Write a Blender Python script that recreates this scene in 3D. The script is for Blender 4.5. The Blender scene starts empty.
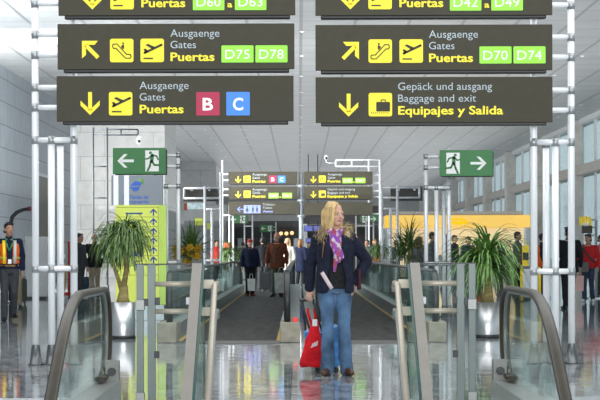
import bpy, bmesh, math, random
from mathutils import Vector, Matrix, noise
C = bpy.context.scene.collection
PI = math.pi
F = 2000.0            # focal length in pixels of the 600x400 frame
CX, HY, EYE = 299.0, 252.0, 1.25

# ------------------------------------------------------------------ camera
cam_d = bpy.data.cameras.new('camera'); cam = bpy.data.objects.new('camera', cam_d); C.objects.link(cam)
cam.location = (0, 0, EYE)
cam.rotation_euler = (PI/2, math.radians(0.15), 0)
cam_d.sensor_width = 36; cam_d.lens = F/600*36
cam_d.shift_x = 1/600; cam_d.shift_y = 52/600
cam_d.clip_end = 1000; cam_d.clip_start = 0.1
bpy.context.scene.camera = cam

# ------------------------------------------------------------------ world and lights
world = bpy.data.worlds.new('sky'); bpy.context.scene.world = world; world.use_nodes = True
bg = world.node_tree.nodes['Background']
bg.inputs[0].default_value = (0.86, 0.92, 0.96, 1); bg.inputs[1].default_value = 1.0

def area(name, loc, target, sx, sy, power, col):
    l = bpy.data.lights.new(name, 'AREA'); l.shape = 'RECTANGLE'; l.size = sx; l.size_y = sy
    l.energy = power; l.color = col
    o = bpy.data.objects.new(name, l); C.objects.link(o); o.location = loc
    o.rotation_euler = (Vector(target) - Vector(loc)).to_track_quat('-Z', 'Y').to_euler()
    return o
area('fill_behind', (2, -8, 6), (0, 30, 2.5), 22, 7, 3300, (0.97, 0.99, 1.0))  # added fill from behind the camera for the signs and posts
area('fill_overhead_near', (0, 30, 8.0), (0, 30.5, 0), 18, 24, 3000, (0.97, 0.985, 1.0))  # added unseen overhead fill for the near hall, no fixture modelled
area('fill_left_ceiling', (-10.4, 55, 3.2), (-8.2, 66, 8.2), 3, 30, 8500, (1.0, 1.0, 1.0))  # added out of frame by the left wall to brighten the left ceiling
area('fill_end_wall', (-9.7, 62, 4.6), (-8.6, 99, 4.2), 0.9, 5.0, 4500, (1.0, 0.99, 0.97))  # added out-of-frame lamp aimed at the white end wall
area('fill_hall_up', (2, 150, 3.4), (2, 150, 20), 24, 200, 9300, (0.97, 0.985, 1.0))  # added one-sided sheet of light facing up to brighten the ceiling

vs = bpy.context.scene.view_settings
vs.view_transform = 'Standard'; vs.look = 'None'; vs.exposure = 0.1; vs.gamma = 1.0; vs.use_curve_mapping = False

# ------------------------------------------------------------------ materials
MATS = {}
def mat(name, col, rough=0.5, metal=0.0, var=0.06, scale=6.0, emit=0.0, bump=0.0, stretch=(1,1,1), spec=0.5, coat=0.0):
    if name in MATS: return MATS[name]
    m = bpy.data.materials.new(name); m.use_nodes = True
    nt = m.node_tree; b = nt.nodes['Principled BSDF']
    tc = nt.nodes.new('ShaderNodeTexCoord'); mp = nt.nodes.new('ShaderNodeMapping'); mp.inputs['Scale'].default_value = stretch
    nz = nt.nodes.new('ShaderNodeTexNoise'); nz.inputs['Scale'].default_value = scale; nz.inputs['Detail'].default_value = 3
    nt.links.new(tc.outputs['Object'], mp.inputs[0]); nt.links.new(mp.outputs[0], nz.inputs['Vector'])
    rp = nt.nodes.new('ShaderNodeValToRGB')
    rp.color_ramp.elements[0].position = 0.3; rp.color_ramp.elements[1].position = 0.7
    rp.color_ramp.elements[0].color = tuple(max(0, c*(1-var)) for c in col) + (1,)
    rp.color_ramp.elements[1].color = tuple(min(1, c*(1+var)) for c in col) + (1,)
    nt.links.new(nz.outputs['Fac'], rp.inputs[0]); nt.links.new(rp.outputs[0], b.inputs['Base Color'])
    b.inputs['Roughness'].default_value = rough; b.inputs['Metallic'].default_value = metal
    b.inputs['Specular IOR Level'].default_value = spec; b.inputs['Coat Weight'].default_value = coat
    if emit:
        nt.links.new(rp.outputs[0], b.inputs['Emission Color']); b.inputs['Emission Strength'].default_value = emit
    if bump:
        bp = nt.nodes.new('ShaderNodeBump'); bp.inputs['Strength'].default_value = bump; bp.inputs['Distance'].default_value = 0.02
        nt.links.new(nz.outputs['Fac'], bp.inputs['Height']); nt.links.new(bp.outputs[0], b.inputs['Normal'])
    MATS[name] = m
    return m

def glass_mat(name, tint, refl=0.5, rough=0.02):
    if name in MATS: return MATS[name]
    m = bpy.data.materials.new(name); m.use_nodes = True; nt = m.node_tree
    for n in list(nt.nodes): nt.nodes.remove(n)
    out = nt.nodes.new('ShaderNodeOutputMaterial'); mx = nt.nodes.new('ShaderNodeMixShader')
    tr = nt.nodes.new('ShaderNodeBsdfTransparent'); gl = nt.nodes.new('ShaderNodeBsdfGlossy'); fr = nt.nodes.new('ShaderNodeFresnel')
    mul = nt.nodes.new('ShaderNodeMath'); mul.operation = 'MULTIPLY'; mul.inputs[1].default_value = refl
    tr.inputs[0].default_value = tint + (1,); gl.inputs['Color'].default_value = (0.9, 1, 0.98, 1); gl.inputs['Roughness'].default_value = rough
    fr.inputs[0].default_value = 1.5
    nt.links.new(fr.outputs[0], mul.inputs[0]); nt.links.new(mul.outputs[0], mx.inputs[0])
    nt.links.new(tr.outputs[0], mx.inputs[1]); nt.links.new(gl.outputs[0], mx.inputs[2]); nt.links.new(mx.outputs[0], out.inputs[0])
    MATS[name] = m
    return m

def nodes_of(name):
    m = bpy.data.materials.new(name); m.use_nodes = True; MATS[name] = m
    return m, m.node_tree, m.node_tree.nodes['Principled BSDF']
def mth(nt, op, a, b=None):
    n = nt.nodes.new('ShaderNodeMath'); n.operation = op
    for i, v in enumerate((a, b)):
        if v is None: continue
        if isinstance(v, (int, float)): n.inputs[i].default_value = v
        else: nt.links.new(v, n.inputs[i])
    return n.outputs[0]

def floor_material():
    m, nt, b = nodes_of('polished stone floor')
    tc = nt.nodes.new('ShaderNodeTexCoord')
    mp = nt.nodes.new('ShaderNodeMapping'); mp.inputs['Scale'].default_value = (1.6, 1.6, 1)
    nt.links.new(tc.outputs['Object'], mp.inputs[0])
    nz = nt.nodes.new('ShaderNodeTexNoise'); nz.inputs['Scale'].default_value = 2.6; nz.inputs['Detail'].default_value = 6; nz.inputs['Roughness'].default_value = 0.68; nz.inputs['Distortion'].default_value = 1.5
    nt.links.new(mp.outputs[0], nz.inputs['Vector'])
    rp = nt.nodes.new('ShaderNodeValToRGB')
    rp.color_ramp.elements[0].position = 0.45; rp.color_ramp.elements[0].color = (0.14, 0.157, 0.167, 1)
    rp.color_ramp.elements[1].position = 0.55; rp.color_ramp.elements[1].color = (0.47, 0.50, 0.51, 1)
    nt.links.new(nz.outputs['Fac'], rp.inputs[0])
    br = nt.nodes.new('ShaderNodeTexBrick'); br.offset = 0.5
    br.inputs['Scale'].default_value = 1.0; br.inputs['Mortar Size'].default_value = 0.006; br.inputs['Brick Width'].default_value = 0.6; br.inputs['Row Height'].default_value = 1.2
    br.inputs['Color1'].default_value = (1, 1, 1, 1); br.inputs['Color2'].default_value = (0.88, 0.88, 0.88, 1); br.inputs['Mortar'].default_value = (0.55, 0.55, 0.55, 1)
    nt.links.new(tc.outputs['Object'], br.inputs['Vector'])
    mx = nt.nodes.new('ShaderNodeMix'); mx.data_type = 'RGBA'; mx.blend_type = 'MULTIPLY'; mx.inputs[0].default_value = 1.0
    nt.links.new(rp.outputs[0], mx.inputs[6]); nt.links.new(br.outputs['Color'], mx.inputs[7])
    nt.links.new(mx.outputs[2], b.inputs['Base Color'])
    b.inputs['Roughness'].default_value = 0.05; b.inputs['Specular IOR Level'].default_value = 0.42
    nb = nt.nodes.new('ShaderNodeTexNoise'); nb.inputs['Scale'].default_value = 3.0; nb.inputs['Detail'].default_value = 3
    nt.links.new(tc.outputs['Object'], nb.inputs['Vector'])
    bp = nt.nodes.new('ShaderNodeBump'); bp.inputs['Strength'].default_value = 0.09; bp.inputs['Distance'].default_value = 0.02
    nt.links.new(nb.outputs['Fac'], bp.inputs['Height']); nt.links.new(bp.outputs[0], b.inputs['Normal'])
    return m

def ceiling_material():
    m, nt, b = nodes_of('slatted metal ceiling')
    tc = nt.nodes.new('ShaderNodeTexCoord'); sp = nt.nodes.new('ShaderNodeSeparateXYZ')
    nt.links.new(tc.outputs['Object'], sp.inputs[0])
    # joints that run the length of the hall every 1.64 m, slats across every 0.75 m
    fx2 = mth(nt, 'FRACT', mth(nt, 'DIVIDE', mth(nt, 'ADD', sp.outputs[0], 1.64*20 + 1.56 + 0.82), 1.64))
    jx = mth(nt, 'LESS_THAN', mth(nt, 'ABSOLUTE', mth(nt, 'SUBTRACT', fx2, 0.5)), 0.032)
    fy = mth(nt, 'FRACT', mth(nt, 'DIVIDE', sp.outputs[1], 2.4))
    jy = mth(nt, 'LESS_THAN', fy, 0.16)
    nz = nt.nodes.new('ShaderNodeTexNoise'); nz.inputs['Scale'].default_value = 0.6; nz.inputs['Detail'].default_value = 4
    nt.links.new(tc.outputs['Object'], nz.inputs['Vector'])
    rp = nt.nodes.new('ShaderNodeValToRGB')
    rp.color_ramp.elements[0].position = 0.3; rp.color_ramp.elements[0].color = (0.36, 0.38, 0.385, 1)
    rp.color_ramp.elements[1].position = 0.7; rp.color_ramp.elements[1].color = (0.45, 0.465, 0.47, 1)
    nt.links.new(nz.outputs['Fac'], rp.inputs[0])
    mx = nt.nodes.new('ShaderNodeMix'); mx.data_type = 'RGBA'; mx.inputs[7].default_value = (0.30, 0.315, 0.32, 1)
    nt.links.new(mth(nt, 'MULTIPLY', jy, 0.6), mx.inputs[0]); nt.links.new(rp.outputs[0], mx.inputs[6])
    m2 = nt.nodes.new('ShaderNodeMix'); m2.data_type = 'RGBA'; m2.inputs[7].default_value = (0.13, 0.14, 0.145, 1)
    nt.links.new(mth(nt, 'MULTIPLY', jx, 0.75), m2.inputs[0]); nt.links.new(mx.outputs[2], m2.inputs[6])
    nt.links.new(m2.outputs[2], b.inputs['Base Color'])
    b.inputs['Roughness'].default_value = 0.34; b.inputs['Metallic'].default_value = 0.25
    return m

def panel_wall_material(name, c1, c2, joint, w, h, axis='YZ', msize=0.02):
    m, nt, b = nodes_of(name)
    tc = nt.nodes.new('ShaderNodeTexCoord'); sp = nt.nodes.new('ShaderNodeSeparateXYZ'); cb = nt.nodes.new('ShaderNodeCombineXYZ')
    nt.links.new(tc.outputs['Object'], sp.inputs[0])
    nt.links.new(sp.outputs['XYZ'.index(axis[0])], cb.inputs[0]); nt.links.new(sp.outputs['XYZ'.index(axis[1])], cb.inputs[1])
    br = nt.nodes.new('ShaderNodeTexBrick'); br.offset = 0.5
    br.inputs['Scale'].default_value = 1; br.inputs['Mortar Size'].default_value = msize; br.inputs['Brick Width'].default_value = w; br.inputs['Row Height'].default_value = h
    br.inputs['Color1'].default_value = c1 + (1,); br.inputs['Color2'].default_value = c2 + (1,); br.inputs['Mortar'].default_value = joint + (1,)
    nt.links.new(cb.outputs[0], br.inputs['Vector'])
    nz = nt.nodes.new('ShaderNodeTexNoise'); nz.inputs['Scale'].default_value = 2.5; nz.inputs['Detail'].default_value = 6
    nt.links.new(tc.outputs['Object'], nz.inputs['Vector'])
    mx = nt.nodes.new('ShaderNodeMix'); mx.data_type = 'RGBA'; mx.blend_type = 'MULTIPLY'; mx.inputs[0].default_value = 0.35
    nt.links.new(br.outputs['Color'], mx.inputs[6]); nt.links.new(nz.outputs['Fac'], mx.inputs[7])
    nt.links.new(mx.outputs[2], b.inputs['Base Color']); b.inputs['Roughness'].default_value = 0.45
    return m

def belt_material():
    m, nt, b = nodes_of('grooved walkway pallets')
    tc = nt.nodes.new('ShaderNodeTexCoord'); sp = nt.nodes.new('ShaderNodeSeparateXYZ'); nt.links.new(tc.outputs['Object'], sp.inputs[0])
    fy = mth(nt, 'LESS_THAN', mth(nt, 'FRACT', mth(nt, 'DIVIDE', sp.outputs[1], 0.4)), 0.08)
    fx = mth(nt, 'LESS_THAN', mth(nt, 'FRACT', mth(nt, 'DIVIDE', sp.outputs[0], 0.03)), 0.45)
    nz = nt.nodes.new('ShaderNodeTexNoise'); nz.inputs['Scale'].default_value = 3; nz.inputs['Detail'].default_value = 5
    mp = nt.nodes.new('ShaderNodeMapping'); mp.inputs['Scale'].default_value = (2.5, 0.25, 1)
    nt.links.new(tc.outputs['Object'], mp.inputs[0]); nt.links.new(mp.outputs[0], nz.inputs['Vector'])
    rp = nt.nodes.new('ShaderNodeValToRGB')
    rp.color_ramp.elements[0].position = 0.3; rp.color_ramp.elements[0].color = (0.012, 0.012, 0.0115, 1)
    rp.color_ramp.elements[1].position = 0.7; rp.color_ramp.elements[1].color = (0.075, 0.073, 0.066, 1)
    nt.links.new(nz.outputs['Fac'], rp.inputs[0])
    mx = nt.nodes.new('ShaderNodeMix'); mx.data_type = 'RGBA'; mx.inputs[7].default_value = (0.03, 0.03, 0.03, 1)
    nt.links.new(mth(nt, 'MULTIPLY', mth(nt, 'MAXIMUM', fy, fx), 0.5), mx.inputs[0]); nt.links.new(rp.outputs[0], mx.inputs[6])
    nt.links.new(mx.outputs[2], b.inputs['Base Color']); b.inputs['Roughness'].default_value = 0.6; b.inputs['Specular IOR Level'].default_value = 0.2
    return m

# ------------------------------------------------------------------ object helpers
def wloc(o):
    v = Vector((0, 0, 0))
    while o is not None:
        v += o.location; o = o.parent
    return v
def P(px, py, s, dy=0.0):
    """point seen at photo pixel (px, py) at the depth where one metre spans s pixels"""
    return Vector(((px-CX)/s, F/s + dy, EYE + (HY-py)/s))
def tag(o, label=None, cat=None, group=None, kind=None):
    if label: o['label'] = label
    if cat: o['category'] = cat
    if group: o['group'] = group
    if kind: o['kind'] = kind
    return o
def thing(name, label, cat, loc=(0, 0, 0), rz=0.0, group=None):
    o = bpy.data.objects.new(name, None); C.objects.link(o); o.location = loc; o.rotation_euler = (0, 0, rz)
    o.empty_display_size = 0.2
    return tag(o, label, cat, group)
def kids(o): return [c for c in bpy.data.objects if c.parent == o]
def copy_tree(o, parent=None):
    c = o.copy(); C.objects.link(c); c.parent = parent
    for ch in kids(o): copy_tree(ch, c)
    return c

class MB:
    def __init__(s): s.bm = bmesh.new()
    def _add(s, verts, faces):
        vs_ = [s.bm.verts.new(v) for v in verts]
        for f in faces:
            try: s.bm.faces.new([vs_[i] for i in f])
            except ValueError: pass
        return s
    def box(s, lo, hi, bev=0.0):
        b = bmesh.new(); bmesh.ops.create_cube(b, size=1)
        lo = Vector(lo); hi = Vector(hi); c = (lo+hi)/2; d = hi-lo
        for v in b.verts: v.co = Vector((v.co.x*d.x, v.co.y*d.y, v.co.z*d.z)) + c
        if bev: bmesh.ops.bevel(b, geom=list(b.edges), offset=min(bev, min(d)*0.45), segments=2, affect='EDGES', profile=0.5)
        return s.merge(b)
    def merge(s, b, mtx=None):
        b.verts.index_update()
        vs_ = [s.bm.verts.new(mtx @ v.co if mtx else v.co) for v in b.verts]
        for f in b.faces:
            try:
                nf = s.bm.faces.new([vs_[v.index] for v in f.verts]); nf.smooth = f.smooth
            except ValueError: pass
        b.free(); return s
    def sweep(s, pts, prof, closed=False, up=Vector((0, 0, 1)), caps=True, smooth=True):
        """prof: list of (side, up) offsets, or a radius / list of radii for a round tube"""
        pts = [Vector(p) for p in pts]; n = len(pts); rings = []
        radii = None
        if isinstance(prof, (int, float)): radii = [prof]*n
        elif prof and isinstance(prof[0], (int, float)): radii = prof
        prev = None
        for i, p in enumerate(pts):
            a = pts[i-1] if (i > 0 or closed) else p; c = pts[(i+1) % n] if (i < n-1 or closed) else p
            t = (c-a).normalized()
            if prev is None:
                u0 = up if abs(t.dot(up)) < 0.95 else Vector((1, 0, 0))
                side = t.cross(u0).normalized()
            else:
                side = (prev - t*prev.dot(t)).normalized()
            prev = side; u = side.cross(t).normalized()
            pr = [(math.cos(k*2*PI/12)*radii[i], math.sin(k*2*PI/12)*radii[i]) for k in range(12)] if radii else prof
            rings.append([s.bm.verts.new(p + side*x + u*y) for x, y in pr])
        m = len(rings[0])
        for i in range(n if closed else n-1):
            A, B = rings[i], rings[(i+1) % n]
            for k in range(m):
                f = s.bm.faces.new((A[k], A[(k+1) % m], B[(k+1) % m], B[k])); f.smooth = smooth
        if caps and not closed:
            try: s.bm.faces.new(rings[0][::-1]); s.bm.faces.new(rings[-1])
            except ValueError: pass
        return s
    def tube(s, a, b, r, r2=None):
        return s.sweep([a, b], [r, r if r2 is None else r2])
    def lathe(s, prof, c=(0, 0, 0), n=20, sq=1.0):
        c = Vector(c); rings = []
        for r, z in prof:
            rings.append([s.bm.verts.new(c + Vector((math.cos(k*2*PI/n)*r, math.sin(k*2*PI/n)*r*sq, z))) for k in range(n)])
        for A, B in zip(rings, rings[1:]):
            for k in range(n):
                f = s.bm.faces.new((A[k], A[(k+1) % n], B[(k+1) % n], B[k])); f.smooth = True
        if prof[0][0] > 1e-6: s.bm.faces.new(rings[0][::-1])
        if prof[-1][0] > 1e-6: s.bm.faces.new(rings[-1])
        return s
    def ball(s, c, r, rot=None, sub=2):
        b = bmesh.new(); bmesh.ops.create_icosphere(b, subdivisions=sub, radius=1)
        rr = (r, r, r) if isinstance(r, (int, float)) else r
        mtx = Matrix.Translation(Vector(c)) @ (rot.to_4x4() if rot else Matrix()) @ Matrix.Diagonal((*rr, 1))
        for f in b.faces: f.smooth = True
        return s.merge(b, mtx)
    def prism(s, poly, z0, z1, axis='Z'):
        """poly in 2-D; axis names the extrusion direction"""
        def q(p, z): return {'Z': (p[0], p[1], z), 'Y': (p[0], z, p[1]), 'X': (z, p[0], p[1])}[axis]
        n = len(poly)
        v = [q(p, z0) for p in poly] + [q(p, z1) for p in poly]
        return s._add(v, [list(range(n))[::-1], list(range(n, 2*n))] + [(i, (i+1) % n, n+(i+1) % n, n+i) for i in range(n)])
    def strip(s, pts, widths, side):
        """leaf blade: a narrow folded ribbon"""
        L = []
        for p, w in zip(pts, widths):
            L.append((s.bm.verts.new(p - side*w), s.bm.verts.new(p - Vector((0, 0, w*0.4))), s.bm.verts.new(p + side*w)))
        for a, b in zip(L, L[1:]):
            for k in (0, 1):
                f = s.bm.faces.new((a[k], a[k+1], b[k+1], b[k])); f.smooth = True
        return s
    def build(s, name, m, parent=None, label=None, local=False):
        bmesh.ops.remove_doubles(s.bm, verts=s.bm.verts, dist=1e-6)
        bmesh.ops.recalc_face_normals(s.bm, faces=s.bm.faces)
        me = bpy.data.meshes.new(name)
        if parent is not None and not local:
            off = wloc(parent)
            for v in s.bm.verts: v.co -= off
        s.bm.to_mesh(me); s.bm.free()
        for mm in (m if isinstance(m, (list, tuple)) else [m]): me.materials.append(mm)
        o = bpy.data.objects.new(name, me); C.objects.link(o); o.parent = parent
        if label: o['label'] = label
        return o
def solo(mb, name, m, label, cat, group=None):
    """a thing that is one mesh: origin at its base"""
    bmv = mb.bm.verts
    xs = [v.co.x for v in bmv]; ys = [v.co.y for v in bmv]; zs = [v.co.z for v in bmv]
    c = Vector(((min(xs)+max(xs))/2, (min(ys)+max(ys))/2, min(zs)))
    for v in bmv: v.co -= c
    o = mb.build(name, m); o.location = c
    return tag(o, label, cat, group)
def struct(mb, name, m, parent=None):
    o = mb.build(name, m, parent); o['kind'] = 'structure'; return o

# flat artwork on signs: 2-D shapes with a little thickness, facing the viewer (-Y)
class Flat:
    def __init__(s, ox, oy, oz, k, t=0.003, flip=1):
        s.mb = MB(); s.o = (ox, oy, oz); s.k = k; s.t = t; s.flip = flip
    def q(s, p): return (s.o[0] + p[0]*s.k*s.flip, s.o[2] - p[1]*s.k)
    def poly(s, pts):
        s.mb.prism([s.q(p) for p in pts], s.o[1], s.o[1]-s.t, 'Y'); return s
    def rect(s, x0, y0, x1, y1, r=0.0):
        if r <= 0: return s.poly([(x0, y0), (x1, y0), (x1, y1), (x0, y1)])
        pts = []
        for cx, cy, a0 in ((x1-r, y0+r, -90), (x1-r, y1-r, 0), (x0+r, y1-r, 90), (x0+r, y0+r, 180)):
            for k in range(5):
                a = math.radians(a0 + k*22.5); pts.append((cx + r*math.cos(a), cy + r*math.sin(a)))
        return s.poly(pts)
    def circ(s, x, y, r, n=16): return s.poly([(x+r*math.cos(k*2*PI/n), y+r*math.sin(k*2*PI/n)) for k in range(n)])
    def line(s, pts, w, closed=False, rnd=True):
        n = len(pts)
        for i in range(n if closed else n-1):
            a, b = Vector(pts[i]), Vector(pts[(i+1) % n]); d = (b-a).normalized(); nn = Vector((-d.y, d.x))*w/2
            s.poly([a+nn, b+nn, b-nn, a-nn])
        if rnd:
            for p in pts: s.circ(p[0], p[1], w/2, 10)
        return s
    def build(s, name, m, parent): return s.mb.build(name, m, parent)

TEXT_CACHE = {}
def text_bm(body, bold):
    key = (body, bold)
    if key not in TEXT_CACHE:
        cu = bpy.data.curves.new('t', 'FONT'); cu.body = body; cu.extrude = 0.0; cu.offset = 0.024 if bold else -0.004; cu.resolution_u = 3
        o = bpy.data.objects.new('t', cu); C.objects.link(o)
        me = bpy.data.meshes.new_from_object(o.evaluated_get(bpy.context.evaluated_depsgraph_get()))
        xs = [v.co.x for v in me.vertices]; 
        TEXT_CACHE[key] = ([tuple(v.co) for v in me.vertices], [tuple(p.vertices) for p in me.polygons], min(xs), max(xs))
        bpy.data.objects.remove(o); bpy.data.curves.remove(cu); bpy.data.meshes.remove(me)
    return TEXT_CACHE[key]
def put_text(fl, body, x, base, width, cap, bold=False):
    """text on a Flat: left edge x, baseline y, both in the Flat's units"""
    V, Fc, x0, x1 = text_bm(body, bold)
    kx = width/(x1-x0); ky = cap/0.73
    vv = []
    for v in V:
        q = fl.q((x + (v[0]-x0)*kx, base - v[1]*ky)); vv.append((q[0], fl.o[1]-fl.t, q[1]))
    fl.mb._add(vv, Fc)
# ------------------------------------------------------------------ shared materials
M_floor = floor_material(); M_ceil = ceiling_material()
M_wallL = panel_wall_material('blue grey stone panels', (0.29, 0.34, 0.39), (0.33, 0.38, 0.43), (0.13, 0.15, 0.175), 3.6, 0.86, 'YZ', 0.022)
M_wallE = panel_wall_material('white mottled panels', (0.88, 0.88, 0.86), (0.80, 0.81, 0.80), (0.60, 0.61, 0.61), 2.4, 1.2, 'XZ', 0.02)
M_wallF = panel_wall_material('grey far panels', (0.42, 0.43, 0.43), (0.45, 0.46, 0.46), (0.28, 0.29, 0.30), 3.0, 1.5, 'XZ', 0.02)
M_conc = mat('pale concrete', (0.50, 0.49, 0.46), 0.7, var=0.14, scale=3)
M_concd = mat('darker concrete beam', (0.40, 0.39, 0.36), 0.75, var=0.14, scale=3)  # a tone darker than the column concrete
M_mull = mat('grey window metal', (0.62, 0.65, 0.66), 0.5, 0.1)
M_glassW = glass_mat('curtain wall glass', (0.80, 0.86, 0.88), 0.4)
M_glass = glass_mat('green tinted safety glass', (0.80, 0.90, 0.88), 0.7); M_glassC = glass_mat('clear safety glass', (0.95, 0.98, 0.975), 0.45)
M_glassE = mat('green glass edge', (0.015, 0.075, 0.06), 0.2, var=0.1, spec=0.3)
M_alu = mat('white anodised aluminium', (0.90, 0.92, 0.94), 0.3, 0.15, var=0.01)
M_alud = mat('grey aluminium joint', (0.40, 0.42, 0.43), 0.35, 0.6)
M_alug = mat('greyer aluminium', (0.45, 0.50, 0.53), 0.35, 0.5)
M_steel = mat('brushed steel', (0.30, 0.31, 0.30), 0.42, 0.6, var=0.08, scale=20, stretch=(8, 8, 0.3))
M_steelp = mat('polished steel', (0.75, 0.75, 0.75), 0.12, 1.0, var=0.03)
M_post = mat('grey painted railing', (0.17, 0.20, 0.19), 0.45, 0.2)
M_warm = mat('warm satin steel', (0.46, 0.41, 0.33), 0.4, 0.4)
M_capm = mat('flat grey beige cap', (0.27, 0.25, 0.22), 0.5, 0.2)
M_rail = mat('dark rubber handrail', (0.050, 0.043, 0.030), 0.4, var=0.15, spec=0.25)
M_black = mat('black rubber', (0.012, 0.013, 0.014), 0.35)
M_dark = mat('dark plastic', (0.03, 0.032, 0.034), 0.4)
M_beige = mat('beige newel base', (0.27, 0.25, 0.19), 0.5, var=0.2, scale=9)
M_sign = mat('dark olive grey sign face', (0.072, 0.067, 0.050), 0.6, var=0.05, scale=12, spec=0.12)
M_signh = mat('black sign housing', (0.015, 0.014, 0.013), 0.4)
M_yel = mat('yellow sign film', (0.90, 0.76, 0.03), 0.5, emit=0.12, var=0.01)
M_wht = mat('pale sign letters', (0.50, 0.58, 0.62), 0.5, emit=0.0, var=0.01)
M_grn = mat('lime gate badge', (0.28, 0.80, 0.05), 0.5, emit=0.25, var=0.01)
M_gtx = mat('near white badge letters', (0.80, 0.88, 0.84), 0.5, emit=0.25, var=0.01)
M_red = mat('crimson badge', (0.40, 0.012, 0.06), 0.5, emit=0.2, var=0.01)
M_blu = mat('blue badge', (0.05, 0.23, 0.78), 0.5, emit=0.2, var=0.01)
M_lil = mat('lilac blue sign film', (0.22, 0.28, 0.72), 0.5, emit=0.3, var=0.01)
M_exit = mat('exit sign green', (0.055, 0.21, 0.075), 0.55, emit=0.10, var=0.04)
M_exw = mat('exit sign white', (0.86, 0.88, 0.86), 0.5, emit=0.08, var=0.01)
M_lime = mat('lime yellow board', (0.70, 0.79, 0.13), 0.4, emit=0.12, var=0.04, scale=2)
M_lime2 = mat('pale lime edge', (0.50, 0.70, 0.12), 0.4, emit=0.1, var=0.03)
M_arrow = mat('deep blue arrow', (0.02, 0.07, 0.36), 0.5, var=0.02)
M_sil = mat('silver board', (0.27, 0.31, 0.35), 0.45, 0.1, var=0.15, scale=0.8)
M_lamp = mat('glowing lamp', (1.0, 0.98, 0.95), 0.4, emit=5.0, var=0.0)
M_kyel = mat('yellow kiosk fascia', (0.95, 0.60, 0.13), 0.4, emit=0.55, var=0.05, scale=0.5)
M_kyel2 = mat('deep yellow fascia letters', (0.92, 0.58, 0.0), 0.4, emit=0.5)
M_cream = mat('cream kiosk wall', (0.78, 0.68, 0.46), 0.5, emit=0.45)  # emission stands in for the light falling on this wall

WL, WR, CH = -11.0, 15.0, 8.2
# ------------------------------------------------------------------ setting
b = MB(); b.box((-18, 16.4, -0.4), (WR+0.6, 262, 0)); b.box((-18, 4, -0.4), (-3.3, 16.4, 0)); b.box((3.3, 4, -0.4), (WR+0.6, 16.4, 0)); struct(b, 'floor', M_floor)
b = MB(); b.box((WL-1, 14, CH), (WR+1, 262, CH+0.4)); struct(b, 'ceiling', M_ceil)
b = MB(); b.box((WL-0.5, 6, 0), (WL, 99, CH)); struct(b, 'wall_left', M_wallL)
b = MB(); b.box((WL-0.5, 99, 0), (P(165, 0, 20.2).x, 108, CH)); struct(b, 'wall_white', M_wallE)
b = MB(); b.box((WL-0.5, 153, 0), (P(213, 0, 13).x, 160, CH)); struct(b, 'wall_far', M_wallF)
b = MB(); b.box((WL-0.5, 160, 0), (WL, 262, CH)); struct(b, 'wall_back_side', M_wallL)
b = MB(); b.box((WL-0.5, 250, 0), (WR+0.6, 250.5, CH)); struct(b, 'wall_back', M_wallF)
# recess with a dark louvre door high on the left wall
d1 = MB(); d1.box((WL-0.02, 84, 0), (WL+0.03, 89.5, 4.5)); o = struct(d1, 'door_1', mat('taupe door', (0.17, 0.165, 0.14), 0.6))
k = MB(); k.box((WL-0.02, 83.8, 4.5), (WL+0.06, 89.7, 4.62)); k.box((WL-0.02, 83.8, 0), (WL+0.06, 84, 4.5)); k.box((WL-0.02, 89.5, 0), (WL+0.06, 89.7, 4.5)); struct(k, 'door_frame', M_alug, o)

# right: concrete columns, glass curtain wall and a concrete beam
for i in range(13):
    y = 56 + 16.6*i
    b = MB(); b.box((WR-0.55, y, 0), (WR+0.05, y+1.6, CH), 0.04); o = struct(b, 'wall_right_column', M_conc)
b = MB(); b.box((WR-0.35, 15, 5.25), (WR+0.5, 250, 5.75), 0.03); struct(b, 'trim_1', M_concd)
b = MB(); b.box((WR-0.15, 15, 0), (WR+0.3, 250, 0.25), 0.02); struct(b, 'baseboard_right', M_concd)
b = MB(); b.box((WR-0.2, 15, CH-0.25), (WR+0.4, 250, CH)); struct(b, 'trim_2', M_mull)
b = MB(); b.box((WR+0.12, 15, 0.25), (WR+0.15, 250, CH-0.25)); win = struct(b, 'window_1', M_glassW)
b = MB()
for i in range(50): 
    y = 16 + 4.74*i
    b.box((WR-0.02, y, 0.25), (WR+0.11, y+0.10, CH-0.25))
struct(b, 'window_mullion', M_mull, win)
b = MB(); b.box((WR+0.6, -30, -0.5), (400, 400, -0.1)); struct(b, 'ground_outside', mat('apron concrete', (0.40, 0.42, 0.43), 0.8))

# downlights in the ceiling
bm_s = MB(); bm_s.lathe([(0.0, 0.012), (0.05, 0.012), (0.05, 0.0), (0.075, -0.012), (0.085, 0.0), (0.085, 0.02)], n=10)
sp0 = bm_s.build('ceiling_spotlight', M_alu)
lens0 = MB().lathe([(0.0, -0.004), (0.05, -0.004), (0.05, 0.01)], n=10).build('lens', M_lamp, sp0)
tag(sp0, 'tiny round recessed downlight glowing in the slatted ceiling', 'ceiling light', 'ceiling downlights')
first = True
rs = random.Random(4)
for X in (-6.45, -5.3, -3.2, 0.12, 5.55, 6.8, 10.1, 13.4):
    for i in range(16):
        Y = 55 + 8*i + (0.0 if X > 0 else 2.2) + rs.uniform(-0.3, 0.3)
        px = CX + X*F/Y
        if px > 600 or px < 0 or (36 < px < 297 and HY-6.95*F/Y < 122) or (316 < px < 552 and HY-6.95*F/Y < 122): continue
        if X < -6.5+0.2 and Y > 150: continue
        s_ = sp0 if first else copy_tree(sp0); first = False
        s_.location = (X, Y, CH-0.003)

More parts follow.
